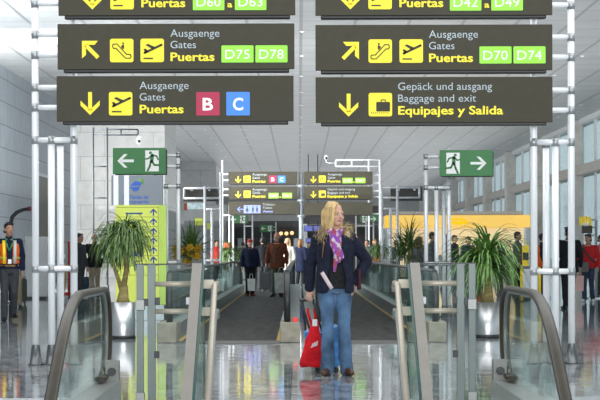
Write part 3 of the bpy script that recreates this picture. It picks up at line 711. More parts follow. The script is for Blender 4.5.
def stair_railing(label, mx):
    Y = 16.4
    root = thing('stair_railing', label, 'railing', (mx(-1.0), Y+0.1, 0))
    def bx(name, x0, x1, y0, y1, z0, z1, m, bev=0.004, par=root):
        a, c = sorted((mx(x0), mx(x1))); return MB().box((a, y0, z0), (c, y1, z1), bev).build(name, m, par)
    p1 = bx('post', -1.335, -1.278, Y+0.02, Y+0.05, 0.0, 1.15, M_post); p2 = bx('post', -1.245, -1.18, Y+0.02, Y+0.05, 0.0, 1.15, M_post)
    bx('sleeve', -1.342, -1.27, Y+0.0, Y+0.06, 0.775, 0.86, M_steel, 0.004, p1); bx('sleeve', -1.342, -1.27, Y+0.0, Y+0.06, 0.02, 0.10, M_steel, 0.004, p1)
    bx('glass_panel', -1.345, -0.79, Y+0.052, Y+0.064, 0.06, 1.145, M_glassC, 0)
    bx('top_strip', -1.34, -0.79, Y+0.045, Y+0.07, 1.145, 1.158, M_dark, 0)
    for z in (0.99, 0.765):
        a, c = sorted((mx(-1.18), mx(-0.86)))
        MB().tube((a, Y+0.02, z), (c, Y+0.02, z), 0.021).build('cross_rail', M_warm, root)
        bx('bracket', -0.80, -0.70, Y+0.03, Y+0.045, z-0.04, z+0.035, M_warm)
    for x0, x1, z in ((-1.275, -1.24, 0.84), (-1.185, -1.145, 0.85), (-0.93, -0.89, 0.85), (-1.19, -1.15, 0.86-0.45)):
        bx('glass_clamp', x0, x1, Y+0.012, Y+0.05, z-0.03, z+0.03, M_dark if x0 < -1 else M_alud)
    # flat cap that runs down with the stair, glass under it
    k = 0.62
    a, c = sorted((mx(-0.875), mx(-0.795)))
    MB().prism([(Y+0.06, 1.16), (Y, 1.16), (13.6, 1.16-k*(Y-13.6)), (13.6, 1.135-k*(Y-13.6)), (Y+0.06, 1.125)], a, c, 'X').build('sloping_cap', M_capm, root)
    a, c = sorted((mx(-0.79), mx(-0.775)))
    gl = MB().prism([(Y+0.05, 1.145), (Y, 1.145), (13.6, 1.145-k*(Y-13.6)), (13.6, 0.05-k*(Y-13.6)), (Y, 0.05), (Y+0.05, 0.05)], a, c, 'X').build('sloping_glass', M_glassC, root)
    a, c = sorted((mx(-0.791), mx(-0.773)))
    MB().prism([(Y, 1.150), (13.6, 1.150-k*(Y-13.6)), (13.6, 1.135-k*(Y-13.6)), (Y, 1.132)], a, c, 'X').build('glass_edge', M_glassE, gl)
    MB().box((a, Y+0.045, 0.05), (c, Y+0.06, 1.145)).build('glass_edge', M_glassE, gl)
    for z in (0.985, 0.755):
        X = mx(-0.69)
        pts = [(X, Y+0.42, z-0.06), (X, Y+0.44, z-0.025), (X, Y+0.40, z), (X, Y+0.1, z), (X, Y-0.06, z-0.01), (X, 13.6, z-k*(Y-13.65))]
        MB().sweep(pts, 0.025 if z > 0.9 else 0.022, up=Vector((1, 0, 0))).build('handrail', M_warm if z > 0.9 else M_steel, root)
    return root
stair_railing('glass stair railing with sloping beige handrail at the left', MXL)
stair_railing('glass stair railing with sloping beige handrail at the right', MXR)
st = MB(); prof = [(16.5, -0.001), (16.4, -0.001)]; y, z = 16.4, 0.0
for i in range(10): z -= 0.17; prof.append((y, z)); y -= 0.28; prof.append((y, z))
prof += [(y, z-0.3), (16.4, -0.4), (16.5, -0.4)]
st.prism(prof, -0.76, 0.874, 'X'); o = struct(st, 'floor_stair', M_floor)

# ------------------------------------------------------------------ plants
def leaf_mat(name, c): return mat(name, c, 0.5, var=0.45, scale=14)
M_leafd = leaf_mat('dark drooping leaves', (0.10, 0.18, 0.045)); M_leafb = leaf_mat('bright green leaves', (0.105, 0.22, 0.045)); M_leafg = leaf_mat('mid green leaves', (0.09, 0.17, 0.05))
M_trunk = mat('yellowish bark', (0.30, 0.24, 0.09), 0.8, var=0.3, scale=10, stretch=(1, 1, 4)); M_soil = mat('dark soil', (0.03, 0.025, 0.02), 0.9)
M_pot = mat('mirror steel pot', (0.62, 0.63, 0.64), 0.3, 0.8, var=0.03); M_potg = mat('grey planter', (0.30, 0.31, 0.31), 0.5)
def fountain(mb, heads, n, L, droop, w, rng, spread=1.0, upv=0.6):
    for i in range(n):
        h = Vector(heads[i % len(heads)]); az = rng.uniform(0, 2*PI); el = rng.uniform(upv-0.7, upv+0.8); ln = L*rng.uniform(0.65, 1.15)
        d = Vector((math.cos(az)*math.cos(el)*spread, math.sin(az)*math.cos(el)*spread, math.sin(el)))
        side = Vector((-math.sin(az), math.cos(az), 0)); p = h.copy(); pts = []; ws = []; N = 8
        for k in range(N+1):
            t = k/N; pts.append(p.copy()); ws.append(w*(0.35+1.3*min(t*4, 1)*(1-t)**0.7*0.8) + 0.0015)
            d = (d + Vector((0, 0, -droop*(0.25+t)))).normalized(); p = p + d*ln/N
        mb.strip(pts, ws, side)
def potted(label, px, s, pot_r, pot_h, heads, stems, leaf, n, L, droop, w, seed, pot=True, base_bulge=0.0, name='potted_plant', cat='plant', flowers=None, spread=1.0, upv=0.6, group=None):
    rng = random.Random(seed); X = (px-CX)/s; Y = F/s
    root = thing(name, label, cat, (X, Y, 0), 0, group)
    mb = MB(); mb.lathe([(0, 0.02), (pot_r*0.97, 0.02), (pot_r, 0.05), (pot_r, pot_h), (pot_r-0.02, pot_h), (pot_r-0.025, pot_h-0.06), (0, pot_h-0.06)], (X, Y, 0), 32); mb.build('pot', M_pot if pot else M_potg, root)
    if pot: MB().lathe([(0, 0), (pot_r*1.03, 0), (pot_r*1.03, 0.05), (0, 0.05)], (X, Y, 0), 32).build('foot_ring', M_dark, root)
    MB().lathe([(0, pot_h-0.055), (pot_r-0.03, pot_h-0.055), (pot_r*0.5, pot_h-0.03), (0, pot_h-0.02)], (X, Y, 0), 20).build('soil', M_soil, root)
    for pts, r0, r1 in stems:
        pp = [(X+x, Y+y, z) for x, y, z in pts]; m_ = len(pp)-1
        MB().sweep(pp, [r0+(r1-r0)*i/m_ for i in range(m_+1)]).build('trunk', M_trunk, root)
    mb = MB(); fountain(mb, [(X+x, Y+y, z) for x, y, z in heads], n, L, droop, w, rng, spread, upv); mb.build('foliage', leaf, root)
    if flowers:
        for k in range(flowers[0]):
            c = Vector((X+rng.uniform(-1, 1)*flowers[1], Y-0.1+rng.uniform(-0.2, 0.1), rng.uniform(flowers[2], flowers[3])))
            f = MB()
            for q in range(6):
                a = q*PI/3; f.ball(c+Vector((math.cos(a)*0.06, 0, math.sin(a)*0.06)), (0.055, 0.03, 0.055), sub=1)
            f.ball(c+Vector((0, -0.03, 0)), 0.03, sub=1); f.build('flower', flowers[4], root)
    return root
potted('bushy ponytail palm with bare trunks in a steel pot before the lime board', 123, 69, 0.175, 0.53,
       [(-0.12, 0, 1.50), (0.03, 0.05, 1.60), (0.13, -0.05, 1.52), (0.02, -0.08, 1.42), (-0.02, -0.1, 1.3)],
       [([(0, 0, 0.50), (0, 0, 0.60), (0.02, 0, 0.78)], 0.11, 0.05), ([(0.0, 0, 0.7), (0.05, 0, 1.0), (0.02, 0, 1.3), (0.03, 0.05, 1.6)], 0.045, 0.02), ([(-0.01, 0, 0.66), (-0.08, 0, 0.9), (-0.17, 0, 1.15), (-0.12, 0, 1.58)], 0.035, 0.016), ([(0.02, 0, 0.8), (0.06, -0.02, 1.1), (0.13, -0.05, 1.6)], 0.035, 0.016)],
       M_leafd, 620, 0.54, 0.52, 0.0075, 3, upv=0.4)
potted('large spiky ponytail palm in a steel pot right of the stair railing', 487, 69, 0.17, 0.52,
       [(0.02, 0, 1.22), (0.0, 0.03, 1.12), (0.05, -0.04, 1.02), (-0.08, 0, 1.05)],
       [([(0, 0, 0.50), (0, 0, 0.70), (0.01, 0, 0.95), (0.02, 0, 1.3)], 0.10, 0.035)],
       M_leafb, 360, 0.74, 0.36, 0.0125, 8, upv=0.48)
M_yfl = mat('yellow petals', (0.75, 0.42, 0.02), 0.6, var=0.15); M_rfl = mat('rust petals', (0.40, 0.09, 0.03), 0.6, var=0.2)
potted('spiky green plant over yellow flowers between white posts', 190, 42, 0.35, 0.62, [(-0.06, 0, 1.1), (0.1, 0, 1.2), (0.02, 0, 1.25)], [([(0, 0, 0.58), (0, 0, 1.25)], 0.05, 0.03)], M_leafb, 150, 0.72, 0.2, 0.016, 11, pot=False, name='flowering_plant', flowers=(11, 0.33, 0.95, 1.4, M_yfl), upv=0.9)
potted('dark green leafy shrub tinged with rust in front of thin posts', 227, 27.6, 0.3, 0.6, [(-0.05, 0, 1.2), (0.05, 0, 1.35), (0, 0, 1.05)], [([(0, 0, 0.56), (0, 0, 1.3)], 0.05, 0.03)], M_leafd, 150, 0.55, 0.4, 0.016, 12, pot=False, name='shrub', flowers=(2, 0.1, 1.4, 1.5, M_rfl))
potted('pale green leafy shrub left of the man in red cap', 241, 22, 0.3, 0.6, [(-0.05, 0, 1.1), (0.1, 0, 1.2), (0, 0, 1.0)], [([(0, 0, 0.56), (0, 0, 1.2)], 0.05, 0.03)], M_leafg, 130, 0.55, 0.35, 0.018, 13, pot=False, name='shrub')
potted('drooping plant with rust flowers right of the woman', 377, 30, 0.3, 0.55, [(-0.05, 0, 1.2), (0.1, 0, 1.35), (0, 0, 1.05)], [([(0, 0, 0.5), (0, 0, 1.3)], 0.05, 0.03)], M_leafg, 150, 0.55, 0.42, 0.014, 14, pot=False, flowers=(4, 0.16, 0.95, 1.15, M_rfl), name='flowering_plant')
potted('fountain shaped green palm left of the woman in fur hood', 409, 39, 0.3, 0.6, [(0.0, 0, 1.45), (0.05, 0, 1.35), (-0.2, 0, 1.1), (-0.1, 0.1, 1.15)], [([(0, 0, 0.56), (0, 0, 1.45)], 0.06, 0.03)], M_leafb, 200, 0.8, 0.28, 0.014, 15, pot=False, upv=0.7)

# ------------------------------------------------------------------ kiosk with yellow fascia, shop fronts and screens
s = 17.5; Yk = F/s; X0, X1 = P(386, 0, s).x, P(531, 0, s).x
kz0, kz1 = EYE+(HY-228)/s, EYE+(HY-215.5)/s
kk = thing('kiosk', 'cream kiosk with a long yellow fascia behind the green palm', 'kiosk', ((X0+X1)/2, Yk+1.5, 0))
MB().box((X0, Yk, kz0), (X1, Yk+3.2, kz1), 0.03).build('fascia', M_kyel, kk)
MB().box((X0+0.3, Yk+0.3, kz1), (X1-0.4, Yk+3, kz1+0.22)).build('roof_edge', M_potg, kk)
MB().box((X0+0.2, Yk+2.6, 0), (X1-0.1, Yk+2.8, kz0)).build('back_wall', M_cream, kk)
MB().box((X0+1.2, Yk+0.5, 0), (X1-0.6, Yk+1.2, 1.05), 0.02).build('counter', M_potg, kk)
for x in (X0+0.15, X1-0.15): MB().box((x-0.1, Yk+0.2, 0), (x+0.1, Yk+0.4, kz0)).build('pillar', M_alug, kk)
fl = Flat(P(452, 0, s).x, Yk, kz1, 1/s, 0.01)
fl.line([(0.5, 4), (5, 4.5), (9, 4), (14, 5.5)], 2.2); fl.line([(1, 7.5), (6, 8.2), (11, 7.6), (15, 8)], 3.0); fl.build('emblem', M_kyel2, kk)
fl = Flat(X0, Yk, kz1, 1/s, 0.008); fl.rect(0.4, 0.8, 5.5, 11.6, 0.5); fl.build('end_panel', M_kyel2, kk)

s = 11.5; Ys = F/s
sh = thing('shop', 'dark distant shop front with warm lamps at the hall end', 'shop', (P(265, 0, s).x, Ys, 0))
MB().box((P(205, 0, s).x, Ys, EYE+(HY-238)/s), (P(299, 0, s).x, Ys+0.5, EYE+(HY-221)/s), 0.03).build('fascia', M_dark, sh)
MB().box((P(205, 0, s).x, Ys+4, 0), (P(299, 0, s).x, Ys+4.3, EYE+(HY-238)/s)).build('back_wall', mat('dim shop wall', (0.12, 0.11, 0.11), 0.6, var=0.4, scale=0.8), sh)
for x in (205, 240, 296): MB().box((P(x, 0, s).x-0.2, Ys+0.1, 0), (P(x, 0, s).x+0.2, Ys+0.4, EYE+(HY-238)/s)).build('pillar', M_alug, sh)
M_warml = mat('warm globe lamp', (1.0, 0.62, 0.30), 0.4, emit=1.3, var=0)
for px, py in ((281, 233.5), (286.5, 233.5), (292, 233)):
    p = P(px, py, s); lp = MB().ball((p.x, Ys-0.4, p.z), 0.17).build('globe_lamp', M_warml, sh)
    MB().tube((p.x, Ys-0.4, p.z), (p.x, Ys-0.4, p.z+0.7), 0.02).build('arm', M_dark, lp)
    MB().tube((p.x, Ys-0.4, p.z+0.7), (p.x, Ys+0.1, p.z+0.7), 0.02).build('arm', M_dark, lp)
sh2 = thing('shop', 'dark distant shop front right of the grey centre column', 'shop', (P(335, 0, s).x, Ys, 0))
MB().box((P(301.5, 0, s).x, Ys, EYE+(HY-224)/s), (P(384, 0, s).x, Ys+0.5, EYE+(HY-206)/s), 0.03).build('fascia', M_dark, sh2)
MB().box((P(301, 0, s).x, Ys+4, 0), (P(384, 0, s).x, Ys+4.3, EYE+(HY-224)/s)).build('back_wall', mat('dim shop wall', (0, 0, 0)), sh2)
for x in (305, 384): MB().box((P(x, 0, s).x-0.2, Ys+0.1, 0), (P(x, 0, s).x+0.2, Ys+0.4, EYE+(HY-224)/s)).build('pillar', M_alug, sh2)
M_scr = mat('violet blue screen', (0.10, 0.13, 0.50), 0.3, emit=0.55, var=0.35, scale=5)
for i, (px, py, w, h) in enumerate(((304, 225.5, 9, 6), (313.5, 225.5, 9, 6), (306, 238, 5, 5))):
    a = P(px, py+h, 14); c = P(px+w, py, 14)
    r_ = thing('flight_screen', ['violet flight screen beside the grey centre column', 'violet flight screen second from the grey centre column', 'small violet screen low behind the woman shoulder'][i], 'screen', ((a.x+c.x)/2, a.y, a.z))
    MB().box((a.x, a.y, a.z), (c.x, a.y+0.12, c.z), 0.01).build('bezel', M_dark, r_)
    MB().box((a.x+0.03, a.y-0.01, a.z+0.03), (c.x-0.03, a.y, c.z-0.03)).build('display', M_scr, r_)
    MB().tube(((a.x+c.x)/2, a.y+0.08, c.z), ((a.x+c.x)/2, a.y+0.08, CH if i < 2 else c.z+0.3), 0.03).build('bracket', M_dark, r_)
    if i == 2: MB().tube(((a.x+c.x)/2, a.y+0.08, 0), ((a.x+c.x)/2, a.y+0.08, a.z), 0.04).build('pole', M_dark, r_)
s = 14.5
lw = thing('shop_counter', 'grey booth with lime lit panels behind the yellow flowers', 'booth', (P(205, 0, s).x, F/s, 0))
MB().box((P(184, 0, s).x, F/s, 0), (P(226, 0, s).x, F/s+2, EYE+(HY-204)/s), 0.03).build('body', M_wallF, lw)
for x0, x1, y0, y1, m in ((184, 187, 203, 210, M_rfl), (195, 203, 218, 225, M_lime), (207, 213, 223, 229, M_lime), (187.5, 204, 202.5, 209, mat('pale screen', (0.55, 0.70, 0.72), 0.3, emit=0.2, var=0.3, scale=3))):
    MB().box((P(x0, 0, s).x, F/s-0.06, EYE+(HY-y1)/s), (P(x1, 0, s).x, F/s, EYE+(HY-y0)/s), 0.01).build('panel', m, lw)

# ------------------------------------------------------------------ things along the left wall
s = 37; a = P(25.5, 0, s); c = P(47, 236, s)
cb = thing('cabinet', 'tall plain white cabinet behind the left white tubes', 'cabinet', ((a.x+c.x)/2, a.y, 0))
M_cab = mat('white cabinet', (0.80, 0.82, 0.83), 0.4, var=0.03); xm = P(36.5, 0, s).x
MB().box((a.x, a.y+0.02, 0.06), (c.x, a.y+0.5, c.z), 0.01).build('body', M_cab, cb)
for x0, x1 in ((a.x+0.01, xm-0.005), (xm+0.005, c.x-0.01)):
    d = MB().box((x0, a.y, 0.09), (x1, a.y+0.02, c.z-0.03), 0.004).build('door', M_cab, cb)
    MB().box((xm-0.05 if x0 < xm-0.1 else xm+0.03, a.y-0.03, 0.95), (xm-0.03 if x0 < xm-0.1 else xm+0.05, a.y, 1.15), 0.004).build('handle', M_steel, d)
MB().box((a.x+0.03, a.y+0.04, 0), (c.x-0.03, a.y+0.46, 0.06)).build('plinth', M_dark, cb)
s = 38; p = P(65, 0, s)
M_rfr = mat('red painted tube', (0.55, 0.03, 0.02), 0.4)
tr = thing('cleaning_trolley', 'red tube trolley with a yellow cloth near the white cabinet', 'trolley', (p.x, p.y, 0))
xa, xb = P(60.8, 0, s).x, P(69, 0, s).x; zt = EYE+(HY-241)/s
MB().sweep([(xa, p.y, 0.12), (xa, p.y, zt), (xb, p.y, zt), (xb, p.y, 0.12)], 0.03).build('frame', M_rfr, tr)
MB().box((xa, p.y-0.02, 0.12), (xb, p.y+0.6, 0.2), 0.01).build('platform', M_rfr, tr)
MB().sweep([(xa+0.03, p.y-0.03, 0.95), (p.x, p.y-0.05, 0.25), (p.x+0.03, p.y-0.05, 0.95)], 0.025).build('yellow_cloth', mat('yellow cloth', (0.75, 0.5, 0.03), 0.7), tr)
MB().ball((P(63, 256, s).x, p.y-0.04, P(63, 256, s).z), (0.07, 0.03, 0.07)).build('white_disc', M_exw, tr)
for x in (xa, xb):
    for y in (p.y, p.y+0.55): MB().tube((x-0.02, y, 0.06), (x+0.02, y, 0.06), 0.06).build('wheel', M_black, tr)
s = 40
ar = thing('curved_arm_post', 'grey post with a curved arm and maroon tip behind the vest man', 'post', (P(10, 0, s).x, F/s, 0))
pts = [P(10.5, 290, s), P(10.5, 224, s), P(12.5, 216, s), P(17, 211.5, s), P(23, 209, s), P(28.5, 208, s)]; pts[0].z = 0
MB().sweep(pts, [0.05]*4+[0.045, 0.04]).build('post', mat('dark tube metal', (0, 0, 0)), ar)
MB().tube(P(28, 208, s), P(31.5, 208, s), 0.06).build('tip', mat('maroon tip', (0.22, 0.02, 0.05), 0.4), ar)
MB().lathe([(0.16, 0), (0.16, 0.03), (0.05, 0.05), (0, 0.05)], (P(10.5, 0, s).x, F/s, 0), 16).build('base', M_alug, ar)

# ------------------------------------------------------------------ things at the right
s = 38; p = P(585, 0, s)
ys = thing('yellow_sign_stand', 'yellow scalloped sign over a dark box on a grey stand', 'sign stand', (p.x, p.y, 0))
M_ysc = mat('bright yellow plastic', (0.92, 0.68, 0.03), 0.4, emit=0.2)
for i in range(4):
    x = P(580.5+3.1*i, 0, s).x; z = P(0, 222-(0.8 if i in (1, 2) else 0), s).z
    MB().sweep([(x, p.y, z-0.12), (x, p.y, z+0.11)], 0.036).build('scallop', M_ysc, ys)
MB().tube((p.x, p.y, P(0, 227, s).z), (p.x, p.y, P(0, 224, s).z), 0.09, 0.12).build('cup', M_exw, ys)
MB().box((P(582, 0, s).x, p.y-0.08, P(0, 234, s).z), (P(592, 0, s).x, p.y+0.08, P(0, 226.5, s).z), 0.01).build('box', mat('dark brown box', (0.06, 0.05, 0.04), 0.5), ys)
MB().tube((P(591, 0, s).x, p.y+0.12, 0.03), (P(591, 0, s).x, p.y+0.12, P(0, 220, s).z), 0.03).build('pole', M_alug, ys)
MB().tube((P(597, 0, s).x, p.y+0.12, 0.03), (P(597, 0, s).x, p.y+0.12, P(0, 220, s).z), 0.03).build('pole', M_alug, ys)
for y in (220.5, 228, 236): MB().tube((P(591, 0, s).x, p.y+0.12, P(0, y, s).z), (P(597, 0, s).x, p.y+0.12, P(0, y, s).z), 0.02).build('rail', M_alug, ys)
MB().box((P(588, 0, s).x, p.y-0.1, 0), (P(600, 0, s).x, p.y+0.3, 0.03)).build('foot_plate', M_alug, ys)
s = 40
for i, px in enumerate((521.5, 541)):
    bo = thing('bollard', ['yellow bollard left of the grey bin', 'yellow bollard below the orange vest'][i], 'bollard', (P(px, 0, s).x, F/s+0.3*i, 0))
    MB().lathe([(0.035, 0.02), (0.035, 0.82), (0.02, 0.86), (0, 0.86)], (P(px, 0, s).x, F/s+0.3*i, 0), 14).build('post', M_ysc, bo)
    MB().lathe([(0.10, 0), (0.10, 0.02), (0, 0.02)], (P(px, 0, s).x, F/s+0.3*i, 0), 14).build('foot', M_dark, bo)
x0, x1 = P(522.5, 0, 39).x, P(536, 0, 39).x
gb = thing('bin', 'low grey metal bin between the yellow bollards', 'bin', ((x0+x1)/2, F/39+0.6, 0))
MB().box((x0+0.02, F/39+0.4, 0.05), (x1-0.02, F/39+0.8, 0.82), 0.02).build('body', M_alug, gb); MB().box((x0, F/39+0.38, 0.82), (x1, F/39+0.82, 0.87), 0.015).build('lid', M_potg, gb); MB().box((x0+0.05, F/39+0.42, 0), (x1-0.05, F/39+0.78, 0.05)).build('plinth', M_dark, gb)
# ------------------------------------------------------------------ people
def jig(o, k=0.0): return o
TMP_MATS = {}
def skin_m(c): return mat('skin %.2f' % c[0], c, 0.5, var=0.06)
SK_L = skin_m((0.62, 0.36, 0.26)); SK_M = skin_m((0.50, 0.28, 0.19)); SK_R = skin_m((0.58, 0.30, 0.22))
def cloth(name, c, var=0.16, scale=18): return mat(name, c, 0.85, var=var, scale=scale, bump=0.25, spec=0.2)

WORK = bpy.data.scenes.new('work')      # small scene of its own, so that fusing one form does not evaluate the hall
def work_graph():
    vl = WORK.view_layers[0]; vl.update(); return vl.depsgraph
class Blob:
    """overlapping rounded forms that are fused into one continuous surface"""
    def __init__(s): s.mb = MB()
    def cap(s, a, b, ra, rb):
        a, b = Vector(a), Vector(b); d = (b-a)
        if d.length < 1e-6: return s.ball(a, ra)
        s.mb.sweep([a, b], [ra, rb]); s.mb.ball(a, ra, sub=2); s.mb.ball(b, rb, sub=2); return s
    def chain(s, pts, rs):
        for i in range(len(pts)-1): s.cap(pts[i], pts[i+1], rs[i], rs[i+1])
        return s
    def ball(s, c, r, rot=None): s.mb.ball(c, r, rot, sub=3); return s
    def loft(s, secs, n=20):
        """secs: (x, y, z, rx, ry)"""
        bm = s.mb.bm; rings = [[bm.verts.new((x+rx*math.cos(k*2*PI/n), y+ry*math.sin(k*2*PI/n), z)) for k in range(n)] for x, y, z, rx, ry in secs]
        for A, B in zip(rings, rings[1:]):
            for k in range(n): bm.faces.new((A[k], A[(k+1) % n], B[(k+1) % n], B[k]))
        bm.faces.new(rings[0][::-1]); bm.faces.new(rings[-1]); return s
    def fuse(s, name, m, parent, voxel, smooth=4, wrinkle=0.0, cut=None):
        bmesh.ops.recalc_face_normals(s.mb.bm, faces=s.mb.bm.faces)
        me = bpy.data.meshes.new(name); s.mb.bm.to_mesh(me); s.mb.bm.free()
        o = bpy.data.objects.new(name, me); WORK.collection.objects.link(o)
        r = o.modifiers.new('fuse', 'REMESH'); r.mode = 'VOXEL'; r.voxel_size = voxel; r.use_smooth_shade = True
        sm = o.modifiers.new('soft', 'SMOOTH'); sm.factor = 0.5; sm.iterations = smooth
        me2 = bpy.data.meshes.new_from_object(o.evaluated_get(work_graph()))
        WORK.collection.objects.unlink(o); C.objects.link(o); o.modifiers.clear(); o.data = me2; bpy.data.meshes.remove(me); me2.name = name
        if wrinkle:
            nn = [v.normal.copy() for v in me2.vertices]
            for v, n_ in zip(me2.vertices, nn):
                v.co += n_*wrinkle*noise.noise(Vector((v.co.x*13, v.co.y*13, v.co.z*9)))
        me2.polygons.foreach_set('use_smooth', [True]*len(me2.polygons))
        me2.materials.append(m); o.parent = parent
        return o

def hand(bl, wrist, d, palmn, size=1.0, curl=0.5, thumb_side=1):
    """palm and five unequal bent fingers; d: direction of the fingers, palmn: out of the palm"""
    d = Vector(d).normalized(); n = Vector(palmn); n = (n - d*n.dot(d)).normalized(); sd = d.cross(n)*thumb_side; w = Vector(wrist); k = size
    for u in (-0.024, -0.008, 0.008, 0.024): bl.cap(w + d*0.01*k + sd*u*0.6*k, w + d*0.085*k + sd*u*k, 0.0135*k, 0.012*k)
    for u, L in ((0.027, 0.072), (0.009, 0.080), (-0.009, 0.074), (-0.027, 0.058)):
        p = w + d*0.085*k + sd*u*k; a = d; pts = [p]
        for j, f in enumerate((0.45, 0.32, 0.23)):
            a = (a + n*curl*(0.55+0.35*j)).normalized(); p = p + a*L*f*k; pts.append(p)
        bl.chain(pts, [0.0098*k, 0.0092*k, 0.0085*k, 0.0075*k])
    p0 = w + d*0.025*k + sd*0.026*k; p1 = p0 + (d*0.6+sd*0.6+n*0.35).normalized()*0.04*k; p2 = p1 + (d*0.9+sd*0.1+n*0.5).normalized()*0.032*k
    bl.chain([p0, p1, p2], [0.013*k, 0.0115*k, 0.009*k])

def human(label, px, s, H, yaw=0, top=None, bottom=None, shoes=None, hair=('short', None), skin=SK_M, arms='down', step=0.12, coat=0.0, headyaw=0, group=None,
          vox=0.011, gvox=0.016, arm_pts=None, sweater=None, Y=None, X=None, bulk=1.0, legs=None, flare=0.0, hat=None, zoff=0.0, slim=1.0, bald=False, face=True):
    k = H/1.75
    loc = P(px, 0, s); X = loc.x if X is None else X; Y = loc.y if Y is None else Y
    root = thing('person', label, 'person', (X, Y, zoff), math.radians(yaw), group)
    V = lambda x, y, z: Vector((x*k, y*k, z*k))
    hipz = 0.93; B = bulk
    # legs
    if legs is None: legs = {-1: ((-0.085, -step*0.35, 0.50), (-0.09, step*0.1-step*0.9*0.3, 0.085)), 1: ((0.085, step*0.05, 0.50), (0.09, step*0.9, 0.085 + (0.05 if step > 0.2 else 0)))}
    A = arm_pts or {}
    for sg in (-1, 1):
        if sg not in A:
            if arms == 'down': A[sg] = ((sg*0.235*B, 0.02, 1.15), (sg*0.245*B, -0.06, 0.90))
            elif arms == 'walk': A[sg] = ((sg*0.235*B, 0.05*sg, 1.15), (sg*0.24*B, -0.08+0.10*sg, 0.91))
            elif arms == 'fold': A[sg] = ((sg*0.235*B, 0.0, 1.14), (sg*0.02, -0.20, 1.12))
            elif arms == 'carry': A[sg] = ((sg*0.235*B, 0.03, 1.15), (sg*0.18, -0.20, 1.02))
            elif arms == 'pocket': A[sg] = ((sg*0.29*B, 0.07, 1.16), (sg*0.20, -0.06, 0.96))
    bl = Blob()
    torso = [(0, 0.005, 0.84, 0.12, 0.095), (0, 0.01, 0.93, 0.165, 0.115), (0, 0, 1.03, 0.150, 0.105), (0, -0.005, 1.13, 0.135, 0.098), (0, -0.005, 1.27, 0.160, 0.112), (0, 0, 1.38, 0.165, 0.10), (0, 0.01, 1.44, 0.12, 0.075), (0, 0.012, 1.48, 0.06, 0.055)]
    sc = lambda secs, g=0.0, z0=0, z1=9: [(x*k, y*k, z*k, (rx*B+g)*k, (ry*B+g)*k) for x, y, z, rx, ry in secs if z0 <= z <= z1]
    bl.loft(sc(torso)); bl.cap(V(-0.145*B, 0.005, 1.41), V(0.145*B, 0.005, 1.41), 0.058*k, 0.058*k)
    bl.cap(V(0, 0.012, 1.44), V(0, -0.005, 1.55), 0.056*k, 0.052*k)
    hips = {sg: V(sg*0.085, 0.005, 0.90) for sg in (-1, 1)}; sh = {sg: V(sg*0.175*B, 0.01, 1.405) for sg in (-1, 1)}
    for sg in (-1, 1):
        kn, an = V(*legs[sg][0]), V(*legs[sg][1])
        bl.chain([hips[sg], kn], [0.074*k, 0.047*k]); calf = kn.lerp(an, 0.35) + Vector((0, 0.012*k, 0)); bl.chain([kn, calf, an], [0.046*k, 0.046*k, 0.032*k])
        bl.chain([an + Vector((0, 0.03*k, -0.045*k)), an + Vector((sg*0.036*k, -0.13*k, -0.055*k))], [0.028*k, 0.02*k])
        el, wr = V(*A[sg][0]), V(*A[sg][1])
        bl.chain([sh[sg], el, wr], [0.052*k, 0.042*k, 0.029*k])
        d = (wr-el).normalized(); pn = Vector((-sg, 0.0, 0)) if abs(d.x) < 0.8 else Vector((0, 1, 0))
        if (sg, 'hand') in A: d, pn = A[(sg, 'hand')]
        hand(bl, wr, d, pn, k, A.get((sg, 'curl'), 0.35), 1 if Vector(d).cross(Vector(pn)).dot(Vector((0, -1, 0))) > 0 else -1)
    # head
    hr = Matrix.Rotation(math.radians(headyaw), 3, 'Z'); hc = V(0, -0.012, 1.64)
    hq = lambda x, y, z: hc + hr @ V(x, y, z)
    bl.ball(hq(0, 0.012, 0.018), (0.077*k, 0.096*k, 0.092*k), hr); bl.ball(hq(0, -0.026, -0.035), (0.064*k, 0.070*k, 0.088*k), hr)
    bl.ball(hq(0, -0.052, -0.09), (0.038*k, 0.040*k, 0.032*k), hr)
    bl.chain([hq(0, -0.094, 0.0), hq(0, -0.112, -0.035)], [0.009*k, 0.014*k]); bl.cap(hq(-0.038, -0.082, 0.018), hq(0.038, -0.082, 0.018), 0.012*k, 0.012*k)
    for sg in (-1, 1):
        bl.ball(hq(sg*0.078, 0.008, -0.015), (0.011*k, 0.020*k, 0.032*k), hr); bl.ball(hq(sg*0.04, -0.07, -0.035), (0.024*k, 0.02*k, 0.022*k), hr)
    body = bl.fuse('body', skin, root, vox, 3)
    if face:
        e = MB()
        for sg in (-1, 1): e.ball(hq(sg*0.031, -0.083, -0.003), (0.0135*k, 0.011*k, 0.0085*k), hr, sub=2)
        ey = e.build('eyes', mat('eye white', (0.55, 0.52, 0.50), 0.4), root, local=True)
        e = MB()
        for sg in (-1, 1): e.ball(hq(sg*0.031, -0.092, -0.003), (0.0065*k, 0.004*k, 0.0072*k), hr, sub=1)
        e.build('iris', mat('dark iris', (0.03, 0.03, 0.035), 0.2), ey, local=True)
        e = MB()
        for sg in (-1, 1): e.sweep([hq(sg*0.017, -0.093, 0.022), hq(sg*0.033, -0.091, 0.026), hq(sg*0.049, -0.079, 0.020)], 0.0042*k)
        e.build('eyebrows', hair[1] or M_dark, root, local=True)
        MB().sweep([hq(-0.026, -0.082, -0.070), hq(-0.012, -0.0945, -0.068), hq(0, -0.0965, -0.0695), hq(0.012, -0.0945, -0.068), hq(0.026, -0.082, -0.070)], [0.003*k, 0.0062*k, 0.007*k, 0.0062*k, 0.003*k]).build('lips', mat('lips', (0.42, 0.12, 0.11), 0.4), root, local=True)
